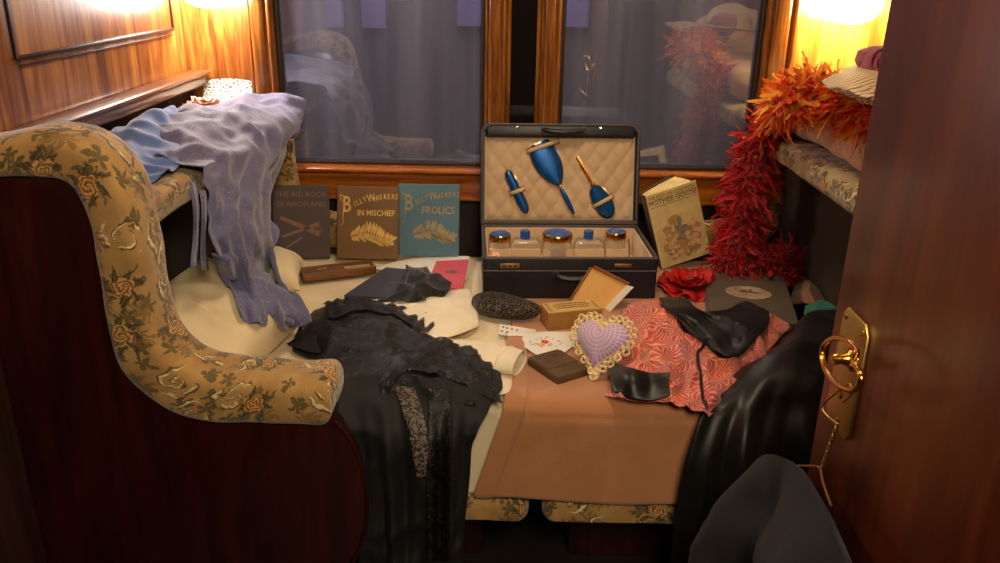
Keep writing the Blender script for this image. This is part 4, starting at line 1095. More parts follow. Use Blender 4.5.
# ------------------------------------------------------------------ white nightgown over the sheet
Z = BED+.006
ctrl = [[P(352, 302, z=Z), P(390, 300, z=Z+.01), P(430, 294, z=Z+.008), P(470, 289, z=Z+.004)],
        [P(362, 318, z=Z), P(400, 314, z=Z+.016), P(440, 308, z=Z+.018), P(475, 303, z=Z+.008)],
        [P(380, 335, z=Z), P(415, 330, z=Z+.014), P(448, 324, z=Z+.020), P(479, 322, z=Z+.006)],
        [P(395, 350, z=Z), P(425, 346, z=Z+.010), P(452, 338, z=Z+.010), P(476, 328, z=Z+.002)]]
gown = thing('nightgown', 'white cotton nightgown spread between the black lace dress and the purse', 'nightgown', tuple(P(430, 330, z=BED+.004)))
world_part('body', cloth(ctrl, 50, 40, lambda u, w, p: .010*ridge(p, 16, 5, 4)*sin(pi*u)**.4, lambda p: V((p.x, p.y, max(p.z, Z-.001)))), 'gown', gown, solid=.0015)
# sleeve: flattened open tube pointing at the handkerchief
axis = [P(415, 352, z=Z+.012), P(445, 352, z=Z+.018), P(475, 355, z=Z+.022), P(500, 359, z=Z+.024), P(520, 364, z=Z+.022)]
ac = curve(axis, 34); bm = bmesh.new(); rings = []
for k, p in enumerate(ac):
    q = k/33; tdir = (ac[min(k+1, 33)]-ac[max(k-1, 0)]).normalized(); sd = tdir.cross(V((0, 0, 1))).normalized()
    hw = .055+.0*q if q < .75 else .055-.016*(q-.75)/.25; hh = .012+.008*q+(.003 if .8 < q < .84 else 0)
    rings.append([p+sd*hw*cos(2*pi*n/28)+V((0, 0, 1))*(hh*sin(2*pi*n/28))+V((0, 0, .008*ridge(p+sd*hw*cos(2*pi*n/28), 18, 7, 4)*max(0, sin(2*pi*n/28)))) for n in range(28)])
loft(bm, rings, True, False)
for v in bm.verts: v.co.z = max(v.co.z, BED+.006)
world_part('sleeve', bm, 'gown', gown, solid=.0015)
cuff = [p+(p-sum(rings[26], V())/28)*.06 for p in rings[26]]; bm = bmesh.new(); tube(bm, cuff+[cuff[0]], .0022, 6)
world_part('cuff_seam', bm, 'gown', gown)
bm = cloth([[P(440, 368, z=Z), P(470, 368, z=Z+.012), P(500, 372, z=Z+.008), P(520, 376, z=Z)], [P(450, 385, z=Z), P(475, 388, z=Z+.012), P(500, 386, z=Z+.006), P(514, 384, z=Z)], [P(470, 398, z=Z), P(485, 398, z=Z+.006), P(498, 396, z=Z+.004), P(508, 394, z=Z)]], 30, 24, lambda u, w, p: .006*ridge(p, 20, 3, 4), lambda p: V((p.x, p.y, max(p.z, Z))))
world_part('cuff_fold', bm, 'gown', gown, solid=.0015)

# ------------------------------------------------------------------ heart shaped pincushion
hc = P(598, 362, z=BED+.035)
HM = Matrix.Translation((hc.x+.004, hc.y+.010, BED+.066)) @ Euler((radians(58), radians(0), radians(-40))).to_matrix().to_4x4() @ Matrix.Rotation(radians(9), 4, 'Z') @ Matrix.Scale(1.26, 4)
t = thing('pincushion', 'purple heart shaped pincushion with cream crochet edging, resting against the kimono', 'pincushion', M=HM)
def heart(s, k):
    a = 2*pi*k; return V((s*.0034*16*sin(a)**3, s*.0034*(13*cos(a)-5*cos(2*a)-2*cos(3*a)-cos(4*a))+.008, 0))
bm = bmesh.new(); rings = []
for j in range(13):
    f = j/12; s = cos(pi/2*(1-f)) if False else sin(pi/2*f); z = .021*cos(pi/2*f)
    c0_ = V((0, .008, 0)); rings.append([(c0_+(heart(.88, k/64)-c0_)*s)+V((0, 0, z)) for k in range(64)])
loft(bm, rings[::-1], True, False)
loft(bm, [[(V((0, .008, 0))+(heart(.88, k/64)-V((0, .008, 0)))*s)+V((0, 0, -z)) for k in range(64)] for s, z in ((1, 0), (.9, .006), (.5, .009), (.02, .010))], True, False)
bmesh.ops.remove_doubles(bm, verts=bm.verts, dist=.0004); obj('cushion', bm, 'heart', t)
bm = bmesh.new(); N_ = 34; pts = [heart(.90, (k+.5)/N_) for k in range(N_)]
for k in range(N_):
    c = pts[k]; o_ = (c-V((0, .006, 0))).normalized(); 
    for rad, off, dz in ((.0052, 0, .002), (.0056, .0078, .0035*sin(k*2.4))):
        cc_ = c+o_*off; ring = [cc_+V((rad*cos(a), rad*sin(a), dz+.0015*sin(3*a+k))) for a in [2*pi*i/10 for i in range(10)]]
        tube(bm, ring+[ring[0]], .0021, 5, False)
out = [heart(.80, k/60) for k in range(61)]; tube(bm, [p+V((0, 0, .004)) for p in out], .003, 6, False)
obj('lace_edging', bm, 'cream_lace', t)

# ------------------------------------------------------------------ kimono
def K(px, py, h): return P(px, py, z=BED+h)
ctrl = [[K(628, 308, .008), K(655, 305, .03), K(690, 310, .025), K(725, 313, .02), K(760, 319, .02), K(794, 320, .010)],
        [K(622, 325, .030), K(650, 318, .066), K(690, 324, .055), K(725, 328, .045), K(755, 331, .04), K(786, 330, .02)],
        [K(622, 350, .034), K(648, 342, .075), K(682, 348, .062), K(715, 349, .050), K(745, 350, .04), K(768, 348, .02)],
        [K(614, 378, .030), K(640, 372, .060), K(675, 376, .060), K(705, 378, .045), K(732, 375, .035), K(750, 366, .02)],
        [K(605, 396, .006), K(628, 404, .012), K(655, 402, .020), K(680, 408, .014), K(706, 416, .010), K(722, 410, .006)]]
def d_kim(u, w, p): return .040*(ridge(p, 12, 11, 4)-.3)*min(1, 4*u+.2)+.018*(ridge(p, 24, 5, 3)-.35)+.014*nz(p, 10, 2)
bm = cloth(ctrl, 110, 90, d_kim, lambda p: V((p.x, p.y, max(p.z, BED+.006+.004*(nz(p, 40)+.5)))), edge=lambda u, w, p: V((.012*nz(p, 14, 8), .012*nz(p, 14, 4), 0))*(1 if min(u, 1-u, w, 1-w) < .12 else .3))
kb = BVHTree.FromBMesh(bm)
kim = thing('kimono', 'coral pink kimono with fan print and black collar, crumpled on the blanket', 'kimono', tuple(K(680, 360, .004)))
world_part('robe', bm, 'kimono', kim, solid=.0016)
def onto(bvh, px, py, lift, z):
    d_ = ray(px, py).normalized(); h = bvh.ray_cast(V((0, 0, CZ)), d_)[0]
    p = h if h is not None else P(px, py, z=z)
    return V((p.x, p.y, p.z+lift))
def over(bvh, px, py, lift, z=BED+.03):
    p = P(px, py, z=z); h = bvh.ray_cast(V((p.x, p.y, 2)), V((0, 0, -1)))[0]
    return V((p.x, p.y, max(h.z if h is not None else 0, BED+.004)+lift))
def patch(bvh, rows, nu, nv, lift, disp=None, z=BED+.03, calm=0):
    """a strip of cloth lying on what is below it, given by its outline rows"""
    g = grid_from([[V((x, y, 0)) for x, y in r] for r in rows], nu, nv)
    G = [[over(bvh, p.x, p.y, lift, z) for p in r] for r in g]
    for _ in range(6):
        G2 = [[p.copy() for p in r] for r in G]
        for j in range(nv):
            for i in range(nu):
                nb = [G[b_][a_] for a_, b_ in ((i-1, j), (i+1, j), (i, j-1), (i, j+1)) if 0 <= a_ < nu and 0 <= b_ < nv]
                G2[j][i].z = max(G[j][i].z, sum(q.z for q in nb)/len(nb))
        G = G2
    for _ in range(calm):
        G2 = [[p.copy() for p in r] for r in G]
        for j in range(nv):
            for i in range(nu):
                nb = [G[b_][a_].z for a_, b_ in ((i-1, j), (i+1, j), (i, j-1), (i, j+1)) if 0 <= a_ < nu and 0 <= b_ < nv]
                G2[j][i].z = sum(nb)/len(nb)
        G = G2
    if disp:
        for j in range(nv):
            for i in range(nu): G[j][i].z += disp(i/(nu-1), j/(nv-1), G[j][i])
    bm = bmesh.new(); loft(bm, G, False, False); return bm
def lay(rows, nu, nv, lift, z, disp=None):
    ctrl = [[onto(kb, x, y, lift, z) for x, y in r] for r in rows]
    def c(p):
        h = kb.ray_cast(V((p.x, p.y, 2)), V((0, 0, -1)))[0]
        return V((p.x, p.y, max(p.z, (h.z if h is not None else 0)+.003, BED+.007)))
    return cloth(ctrl, nu, nv, disp, c, sm=3)
world_part('sash_band', lay([[(612, 367), (630, 373), (650, 378), (670, 378)], [(611, 379), (629, 386), (650, 391), (669, 389)], [(612, 397), (629, 404), (650, 406), (670, 401)]], 40, 20, .012, BED+.02, lambda u, w, p: .005*sin(pi*w)), 'satin', kim, solid=.0016)
world_part('collar', lay([[(658, 304), (682, 303), (704, 316), (728, 313), (744, 306), (769, 316)], [(664, 312), (688, 317), (710, 329), (732, 329), (748, 326), (767, 331)], [(676, 324), (694, 334), (712, 343), (730, 349), (744, 350), (754, 346)], [(690, 340), (702, 349), (712, 355), (724, 361), (734, 362), (740, 360)]], 60, 40, .012, BED+.03, lambda u, w, p: .008*(ridge(p, 10, 6, 2)-.4)), 'satin', kim, solid=.0016)
bm = bmesh.new(); pts = curve([V((704, 350, 0)), V((697, 358, 0)), V((698, 372, 0)), V((704, 386, 0)), V((708, 396, 0))], 22); tube(bm, [over(kb, p.x, p.y, .004, BED+.05) for p in pts], .0034, 6); world_part('piping', bm, 'satin', kim)

# ------------------------------------------------------------------ black satin skirt over the bed corner
yk = 1.405
def S(px, py, y): return P(px, py, y=y)
ctrl = [[K(796, 326, .018), K(812, 316, .05), K(832, 314, .05), K(862, 318, .03)],
        [K(768, 350, .022), K(797, 340, .075), K(825, 340, .07), K(868, 342, .04)],
        [K(732, 378, .022), K(772, 372, .06), K(815, 374, .06), K(880, 376, .04)],
        [S(703, 412, 1.425), S(752, 408, 1.43), S(808, 410, 1.43), S(890, 412, 1.43)],
        [S(688, 452, 1.395), S(742, 452, 1.38), S(805, 452, 1.39), S(900, 455, 1.4)],
        [S(678, 500, 1.385), S(735, 502, 1.365), S(800, 503, 1.375), S(905, 505, 1.4)],
        [S(672, 545, 1.38), S(730, 550, 1.355), S(798, 550, 1.37), S(908, 555, 1.4)],
        [S(668, 610, 1.375), S(728, 615, 1.35), S(798, 615, 1.365), S(910, 620, 1.4)]]
def d_sat(u, w, p):
    hang = max(0, min(1, (w-.30)/.3))
    fold = sin(u*21+sin(w*5)*1.2)*.5+sin(u*37+2)*.3
    return .020*hang*fold+.020*(1-hang*.6)*(ridge(p, 6, 21, 2)-.4)+.005*nz(p, 14, 3)
bm = cloth(ctrl, 90, 110, d_sat, lambda p: on_bed(p, .008, .035))
tag(obj('satin_skirt', bm, 'satin', solid=.0018), 'shiny black satin skirt hanging over the bed corner beside the camel blanket', 'skirt')

# ------------------------------------------------------------------ black lace dress
dress = thing('lace_dress', 'long black lace dress draped across the bed and down in front of it', 'dress', tuple(P(420, 400, z=BED)))
ctrl = [[K(316, 309, .020), K(340, 303, .028), K(372, 304, .026), K(405, 308, .022), K(432, 318, .018)],
        [K(292, 345, .018), K(328, 324, .045), K(370, 324, .050), K(412, 330, .040), K(446, 347, .022)],
        [K(316, 362, .016), K(346, 348, .050), K(385, 346, .055), K(430, 350, .045), K(482, 358, .026)],
        [K(334, 384, .020), K(366, 372, .040), K(405, 374, .045), K(452, 374, .040), K(502, 386, .018)],
        [S(338, 412, 1.425), S(372, 405, 1.43), S(410, 405, 1.43), S(450, 406, 1.43), S(488, 410, 1.43)]]
def d_lace(u, w, p): return .020*(ridge(p, 11, 31, 4)-.4)+.009*(ridge(p, 28, 32, 3)-.4)+.010*nz(p, 9, 6)
bm = cloth(ctrl, 100, 80, d_lace, lambda p: on_bed(p, .012, .03), edge=lambda u, w, p: V((.005*nz(p, 50), .005*nz(p, 50, 3), 0)) if min(u, 1-u, w) < .05 else V((0, 0, 0)))
lbv = BVHTree.FromBMesh(bm)
world_part('lace_bodice', bm, 'lace', dress, solid=.0012)
world_part('lace_ruffle', patch(lbv, [[(322, 300), (350, 298), (385, 300), (415, 306), (438, 318)], [(326, 312), (352, 308), (384, 309), (412, 316), (432, 326)], [(330, 324), (354, 318), (382, 319), (408, 326), (424, 336)]], 70, 14, .008, lambda u, w, p: .003*sin(u*60)*(1-w), z=BED+.035), 'lace_open', dress, solid=.0012)
world_part('lace_peplum', patch(lbv, [[(430, 352), (450, 338), (470, 345), (488, 356)], [(400, 364), (430, 358), (462, 362), (494, 372)], [(385, 384), (425, 376), (462, 380), (503, 392)]], 60, 22, .008, lambda u, w, p: .010*ridge(p, 20, 6, 3), z=BED+.045), 'lace', dress, solid=.0012)
ctrl = [[K(338, 380, .035), K(370, 374, .045), K(408, 376, .048), K(452, 380, .042), K(496, 388, .028)],
        [S(338, 410, 1.415), S(374, 404, 1.42), S(412, 404, 1.42), S(452, 406, 1.42), S(488, 412, 1.42)],
        [S(346, 440, 1.395), S(380, 440, 1.385), S(416, 440, 1.38), S(448, 440, 1.385), S(474, 442, 1.40)],
        [S(354, 490, 1.39), S(384, 490, 1.375), S(416, 490, 1.37), S(446, 490, 1.38), S(470, 490, 1.395)],
        [S(358, 545, 1.385), S(386, 545, 1.37), S(416, 545, 1.365), S(444, 545, 1.375), S(466, 545, 1.39)],
        [S(360, 610, 1.38), S(388, 610, 1.365), S(416, 610, 1.36), S(442, 610, 1.37), S(464, 610, 1.385)]]
def d_sk(u, w, p): return .016*max(0, min(1, w*2.2-.3))*(sin(u*24+sin(w*4))*.6+sin(u*41+1)*.4)+.016*(ridge(p, 12, 41, 3)-.4)+.010*nz(p, 22, 4)*max(0, 1-2*w)
bm = cloth(ctrl, 90, 90, d_sk, lambda p: on_bed(p, .018, .03)); sbv = BVHTree.FromBMesh(bm)
world_part('skirt', bm, 'black_crepe', dress, solid=.0014)
MT['lace_pale'] = NT('lace_insert').m
m = NT('lace_insert_pale'); v = m.coord('UV'); a_ = m.noise(v, 55, 3, 2.2).outputs[0]
m.set(col=m.mix(m.step(m.M('ABSOLUTE', m.M('SUBTRACT', a_, .5)), .045, .02), lin((112, 100, 82)), lin((12, 11, 11))), rough=.7); MT['lace_pale'] = m.m
world_part('lace_insert', front_patch(sbv, [[(394, 386), (402, 386), (408, 387), (414, 388)], [(402, 410), (409, 410), (416, 410), (422, 410)], [(410, 440), (416, 440), (422, 440), (428, 440)], [(417, 478), (420, 478), (423, 478), (426, 478)]], 24, 60, .005), 'lace_pale', dress, solid=.001)
world_part('lace_stripe', front_patch(sbv, [[(428, 388), (440, 388), (452, 390)], [(428, 420), (440, 420), (450, 420)], [(426, 480), (438, 480), (450, 480)], [(426, 560), (438, 560), (450, 560)]], 20, 70, .005), 'lace_open', dress, solid=.001)
world_part('shoulder_strap', patch(lbv, [[(286, 336), (296, 344)], [(300, 336), (306, 348)], [(316, 340), (320, 354)]], 16, 12, .006, z=BED+.03), 'black_crepe', dress, solid=.0014)
# black tulle gloves on the navy book
ctrl = [[K(407, 268, .024), K(418, 266, .034), K(428, 270, .028)], [K(402, 280, .026), K(420, 278, .055), K(446, 278, .026)], [K(396, 290, .022), K(420, 288, .05), K(450, 288, .022)], [K(376, 303, .020), K(410, 302, .028), K(444, 298, .018)]]
bm = cloth(ctrl, 50, 50, lambda u, w, p: .022*(ridge(p, 18, 9, 3)-.4)+.008*nz(p, 30), lambda p: V((p.x, p.y, max(p.z, BED+.019))))
tag(obj('tulle_scarf', bm, 'tulle', solid=.001), 'crumpled black tulle scarf on the thin navy book', 'scarf')

# ------------------------------------------------------------------ lavender dress over the sofa back
lav = thing('lavender_dress', 'lavender lace dress thrown over the sofa ledge, hem falling onto the pillow', 'dress', (-.6, 1.95, .99))
pbv = BVHTree.FromObject(bpy.data.objects['pillow'], bpy.context.evaluated_depsgraph_get()); pmw = bpy.data.objects['pillow'].matrix_world
pb_ = bmesh.new(); pb_.from_mesh(bpy.data.objects['pillow'].data); pb_.transform(pmw); pbv = BVHTree.FromBMesh(pb_); pb_.free()
def LP(px, py): return onto(pbv, px, py, .012, BED+.05)
ctrl = [[(-.80, 1.76, .985), (-.82, 1.90, .995), (-.82, 2.05, 1.0), (-.80, 2.22, 1.0), (-.76, 2.38, .985)],
        [(-.72, 1.66, .988), (-.74, 1.82, 1.01), (-.74, 2.0, 1.025), (-.72, 2.2, 1.02), (-.67, 2.375, 1.01)],
        [(-.612, 1.62, .965), (-.60, 1.78, .98), (-.597, 1.98, .985), (-.59, 2.18, .985), (-.565, 2.36, .985)],
        [P(206, 232, x=-.585), P(222, 215, x=-.565), P(240, 200, x=-.56), P(260, 190, x=-.56), P(277, 178, x=-.58)],
        [P(214, 255, x=-.575), P(232, 250, x=-.55), P(248, 245, x=-.54), P(262, 238, x=-.545), P(273, 226, x=-.575)],
        [LP(226, 290), LP(242, 290), LP(260, 287), LP(272, 280), P(283, 272, x=-.51)],
        [LP(236, 312), LP(252, 316), LP(270, 316), LP(286, 312), LP(299, 306)],
        [LP(240, 324), LP(255, 330), LP(274, 334), LP(294, 333), LP(312, 328)]]
ctrl = [[V(p) for p in r] for r in ctrl]
def d_lav(u, w, p):
    hang = max(0, min(1, (w-.28)/.3))
    return (.018*hang*(1-.3*w)*(sin(u*20+w*2)*.6+sin(u*33+3-w*3)*.4))+.034*(1-hang)*(ridge(p, 8, 51, 3)-.35)+.014*(1-hang)*(ridge(p, 17, 55, 3)-.4)+.008*(ridge(p, 20, 52, 3)-.4)
def c_lav(p):
    p = p.copy()
    if p.x < -.63 and 1.38 < p.y < 2.43 and p.z > .93: p.z = max(p.z, .982)
    if p.x < -.60 and p.z < .982 and p.y < 2.43: p.x = -.60
    h = pbv.ray_cast(V((p.x, p.y, 2)), V((0, 0, -1)))[0]
    if h is not None and p.z < h.z+.006: p.z = h.z+.006
    return p
world_part('dress_body', cloth(ctrl, 90, 130, d_lav, c_lav), 'lavender', lav, solid=.002)
for k, (xa, ya, xb, yb) in enumerate(((192, 182, 196, 268), (200, 190, 208, 270))):
    rows = []
    for j in range(14):
        f = j/13; px, py = xa+(xb-xa)*f+3*sin(f*4+k), ya+(yb-ya)*f
        rows.append([P(px-3.2, py, x=-.598+.006*k+.006*sin(f*6)), P(px, py, x=-.594+.006*k+.006*sin(f*6)), P(px+3.2, py, x=-.598+.006*k+.006*sin(f*6))])
    bm = bmesh.new(); loft(bm, rows, False, False); world_part('ribbon', bm, 'lavender', lav, solid=.0014)
ctrl = [[(-.85, 1.58, .985), (-.86, 1.70, 1.0), (-.86, 1.84, 1.01), (-.86, 2.0, 1.0)], [(-.79, 1.56, .985), (-.79, 1.68, 1.015), (-.79, 1.84, 1.04), (-.80, 2.02, 1.03)], [(-.72, 1.50, .984), (-.72, 1.60, .995), (-.72, 1.72, 1.005), (-.73, 1.86, 1.0)], [(-.66, 1.47, .980), (-.65, 1.55, .982), (-.65, 1.62, .984), (-.66, 1.7, .985)]]
bm = cloth([[V(p) for p in r] for r in ctrl], 60, 50, lambda u, w, p: .022*(ridge(p, 12, 61, 3)-.4)+.01*nz(p, 22), lambda p: V((max(p.x, -.90), p.y, max(p.z, .980))))
tag(obj('gauze_shawl', bm, 'blue_gauze', solid=.0016), 'crumpled blue gauze shawl between the wall rail and the lavender dress', 'shawl')
ctrl = [[V((-.885, 2.488, 1.04)), V((-.83, 2.489, 1.045)), V((-.79, 2.489, 1.045)), V((-.745, 2.485, 1.04))], [V((-.885, 2.47, 1.01)), V((-.83, 2.47, 1.01)), V((-.79, 2.47, 1.01)), V((-.74, 2.465, 1.01))], [V((-.885, 2.43, .985)), V((-.83, 2.42, .985)), V((-.79, 2.41, .985)), V((-.74, 2.41, .985))], [V((-.885, 2.32, .981)), V((-.83, 2.32, .981)), V((-.79, 2.32, .981)), V((-.74, 2.32, .981))]]
tag(obj('doily', cloth(ctrl, 40, 40), 'crochet', solid=.001), 'white crochet doily in the corner behind the lavender dress', 'doily')
ruffle('silk_flower', 'pale peach silk flower lying on the crochet doily', 'flower', (-.825, 2.31, .99), .058, 'rosepink', 9, 3, 9, .6)

# ------------------------------------------------------------------ things on the facing ledge
bm = pad_y(bmesh.new(), .742, 1.05, .968, 1.075, 1.28, 2.30, .62, 40, .05, .010)
tag(obj('bolster_cushion', bm, 'pinkish'), 'pink-beige woolly cushion lying on the floral ledge', 'cushion')
ctrl = [[P(822, 84, z=1.15), P(842, 72, z=1.17), P(868, 62, z=1.17), P(905, 52, z=1.16)], [P(830, 89, z=1.15), P(848, 84, z=1.17), P(872, 78, z=1.175), P(908, 72, z=1.16)], [P(844, 96, z=1.145), P(860, 96, z=1.16), P(882, 94, z=1.16), P(912, 94, z=1.15)], [P(860, 104, z=1.13), P(872, 107, z=1.14), P(890, 110, z=1.14), P(918, 114, z=1.13)]]
tag(obj('striped_cloth', cloth(ctrl, 50, 40, lambda u, w, p: .008*ridge(p, 14, 3, 3), lambda p: V((min(p.x, 1.05), p.y, max(p.z, 1.078)))), 'striped', solid=.0014), 'pale cloth with thin dark stripes folded on the cushion', 'cloth')
# rolled mauve felt flower
mc = P(882, 62, y=1.82)
t = thing('felt_rose', 'mauve rolled felt rose on the striped cloth', 'flower', tuple(mc-V((0, 0, .05))))
bm = bmesh.new(); rows = []
for j in range(10):
    row = []
    for k in range(90):
        a = k*.22; r = .008+.0022*a*1.0; r *= (.55+.6*sin(pi*min(1, .15+j/10)))
        row.append(V((r*cos(a), -.03+.07*j/9 if False else r*sin(a)*.45-.03*(1-j/9), .05+r*sin(a)*.9-.004*j)))
    rows.append(row)
loft(bm, rows, False, False); obj('rolled_petals', bm, 'mauve', t, solid=.002)
bm = bmesh.new(); lathe(bm, [(.0, -.035), (.03, -.03), (.048, 0), (.044, .02), (.02, .03), (0, .032)], 24, (0, .02, .05)); obj('felt_core', bm, 'mauve', t)
# straw hat further along the ledge (mirrored in the pane)
t = thing('straw_hat', 'pale straw hat with a pink ribbon band, mirrored in the pane above the boa', 'hat', (.895, 1.58, 1.135), (radians(-28), radians(-18), 0))
bm = bmesh.new(); lathe(bm, [(.002, .10), (.05, .098), (.078, .085), (.088, .05), (.09, .012), (.11, .004), (.15, .0), (.165, .004), (.165, .0), (.15, -.004), (.11, 0), (.086, .008), (.084, .05), (.074, .08), (.05, .093), (.002, .095)], 48); obj('hat_body', bm, 'straw', t)
bm = bmesh.new(); lathe(bm, [(.091, .012), (.0925, .03), (.090, .034), (.0885, .012)], 48); obj('hat_band', bm, 'rosepink', t)
# feather boa
path = [P(902, 118, z=1.10), P(872, 108, z=1.105), P(845, 97, z=1.115), P(815, 90, z=1.12), P(790, 97, z=1.105), V((.725, 2.14, 1.055)), P(760, 146, x=.69), P(750, 185, x=.675), P(742, 220, x=.665), P(738, 248, x=.655), V((.66, 2.17, .60)), P(768, 262, z=.61), P(795, 260, z=.61), P(818, 266, z=.60), P(800, 272, z=.59), P(775, 268, z=.585)]
pc = curve(path, 160); rnd = random.Random(5); bm = bmesh.new(); cl = bm.loops.layers.color.new('dye')
ORN = [(246, 160, 60), (252, 206, 110), (240, 124, 46), (248, 184, 80), (255, 222, 140)]; RED = [(220, 44, 66), (232, 66, 100), (206, 34, 50), (238, 92, 112), (222, 52, 58)]
fr_ = frames(pc)
for k in range(9500):
    q = rnd.random()**1.0; i = int(q*159); p, tdir, sx_, ux_ = fr_[i]
    a = rnd.random()*2*pi; rad = sx_*cos(a)+ux_*sin(a); out = (rad*.8+tdir*rnd.uniform(-1.2, 1.2)+(tdir.cross(rad))*rnd.uniform(-1, 1)).normalized(); p = p+rad*rnd.uniform(0, .022)
    L = rnd.uniform(.018, .044); w0 = rnd.uniform(.003, .0085)
    sd = out.cross(V((rnd.uniform(-1, 1), rnd.uniform(-1, 1), rnd.uniform(-1, 1)))).normalized()
    curl = V((rnd.uniform(-1, 1), rnd.uniform(-1, 1), rnd.uniform(-1.3, .6)))*1.25
    mixq = (q-.37)/.09+rnd.uniform(-.6, .6)
    c = lin(rnd.choice(ORN)) if mixq < 0 else lin(rnd.choice(RED))
    pr = None
    for j in range(7):
        s = j/6; x = p+out*(.004+L*s)+curl*L*s*s*.8+sd*.004*sin(s*5+k); w = w0*(sin(pi*(.12+s*.74))**.7)*(.8+.35*sin(s*23+k))+.0002
        x.z = max(x.z, .563)
        l, r = bm.verts.new(x-sd*w+out*w*.5*(j%2)), bm.verts.new(x+sd*w+out*w*.5*((j+1)%2))
        if pr:
            f = bm.faces.new((pr[0], pr[1], r, l))
            for lp in f.loops: lp[cl] = c
        pr = (l, r)
tag(obj('feather_boa', bm, 'feather', recalc=False), 'long fluffy orange and red feather boa hanging off the floral ledge to the bed', 'feather boa')
# red tulle flower
fc = P(688, 287, z=BED+.01)
t = ruffle('tulle_flower', 'big red tulle flower with a sparkling centre between case and album', 'flower', (fc.x, fc.y, BED+.005), .085, 'red_tulle', 9, 3, 12, .8)
bm = bmesh.new()
for k in range(5): lathe(bm, [(0, .006), (.004, .002), (0, 0)], 6, (.008*cos(k*1.26), .008*sin(k*1.26)-.012, .034))
obj('crystal_centre', bm, 'chrome', t)
# teal silk bundle and striped rug by the door
tq = P(824, 316, z=BED+.03)
ctrl = [[K(806, 305, .02), K(822, 300, .03), K(845, 303, .03)], [K(804, 314, .05), K(824, 310, .06), K(848, 312, .05)], [K(808, 326, .03), K(826, 328, .04), K(850, 328, .03)], [K(812, 332, .012), K(828, 336, .012), K(852, 336, .012)]]
tag(obj('silk_scarf', cloth(ctrl, 40, 40, lambda u, w, p: .010*(ridge(p, 20, 3, 4)-.4), lambda p: V((min(p.x, .822), p.y, max(p.z, BED+.008)))), 'teal', solid=.0014), 'folded teal silk scarf peeping out beside the door handle', 'scarf')
ctrl = [[K(796, 278, .012), K(815, 275, .03), K(850, 276, .03)], [K(794, 290, .012), K(815, 288, .045), K(855, 290, .04)], [K(790, 305, .010), K(812, 304, .03), K(858, 306, .03)]]
tag(obj('striped_rug', cloth(ctrl, 40, 30, lambda u, w, p: .006*ridge(p, 16, 3, 3), lambda p: V((min(p.x, .822), p.y, max(p.z, BED+.008)))), 'plaid', solid=.003), 'folded brown striped rug beyond the teal scarf', 'rug')

# ------------------------------------------------------------------ the open door and what hangs on it
DX = .44
dr = obj('door_1', box(bmesh.new(), (DX+.02, .57, 1.0), (.04, .86, 2.0), .003), 'door_wood')
struct(dr, 'glossy reddish wooden door standing open with a brass ring handle', 'door')
bm = bmesh.new(); pl_ = [(.893, .832), (.904, .820), (.958, .820), (.969, .832), (.969, .966), (.958, .978), (.904, .978), (.893, .966)]
prism(bm, pl_, DX-.004, DX, (V((0, 1, 0)), V((0, 0, 1)), V((1, 0, 0))), .0012)
bp = world_part('handle_plate', bm, 'brass_old', dr)
for (y, z) in ((.905, .966), (.957, .966), (.93, .832)):
    bm = bmesh.new(); lathe(bm, [(0, .0025), (.003, .002), (.0042, 0)], 14, M=Matrix.Translation((DX-.004, y, z)) @ Matrix.Rotation(-pi/2, 4, 'Y')); world_part('screw', bm, 'brass', bp)
bm = bmesh.new(); lathe(bm, [(0, .026), (.006, .025), (.008, .021), (.006, .015), (.009, .007), (.015, .004), (.016, 0)], 22, M=Matrix.Translation((DX-.004, .919, .925)) @ Matrix.Rotation(-pi/2, 4, 'Y')); world_part('handle_boss', bm, 'brass', bp)
bm = bmesh.new()
ringp = [(857, 352), (848, 341), (836, 338), (826, 343), (822, 354), (825, 368), (832, 379), (842, 387), (852, 390), (859, 385), (861, 376), (857, 367), (853, 360)]
rp = curve([P(x, y, x=DX-.034+.012*sin(i*.5)) for i, (x, y) in enumerate(ringp)], 70, True)
tube(bm, rp+[rp[0]], .0036, 10); world_part('ring_handle', bm, 'gold', bp)
bm = bmesh.new(); lathe(bm, [(0, .003), (.005, .0025), (.007, 0)], 16, M=Matrix.Translation((DX-.004, .935, .868)) @ Matrix.Rotation(-pi/2, 4, 'Y')); world_part('keyhole_cover', bm, 'brass', bp)
hx = DX-.030
hang = thing('coat_hanger', 'twisted wire coat hanger hooked over the brass ring handle', 'coat hanger', tuple(P(822, 470, x=hx)))
bm = bmesh.new(); hk_ = curve([P(843, 402, x=hx), P(851, 394, x=hx-.004), P(850, 384, x=hx-.006), P(842, 388, x=hx), P(823, 405, x=hx), P(828, 416, x=hx), P(838, 424, x=hx)], 40); tube(bm, hk_, .0013, 7); world_part('hook', bm, 'wire', hang)
t0, t1 = P(838, 424, x=hx), P(821, 470, x=hx); ax_ = (t1-t0)
for ph in (0, pi):
    bm = bmesh.new(); tube(bm, [t0+ax_*k/60+V((cos(k*.62+ph), sin(k*.62+ph), 0))*.0016 for k in range(61)], .0012, 6); world_part('twisted_neck', bm, 'wire', hang)
bm = bmesh.new(); tube(bm, curve([t1, P(823, 482, x=hx-.012), P(831, 505, x=hx-.03)], 14), .0016, 7); tube(bm, curve([t1, P(812, 466, x=hx), P(770, 470, x=hx+.0), P(735, 490, x=hx)], 20), .0016, 7); world_part('shoulder_wire', bm, 'wire', hang)
rows = []
ridge_z = [(.66, .70), (.71, .722), (.77, .738), (.85, .750), (.94, .750), (1.0, .728), (1.077, .685), (1.14, .615), (1.196, .54), (1.25, .42), (1.28, .30)]
rz_ = curve([V((0, a, b)) for a, b in ridge_z], 60)
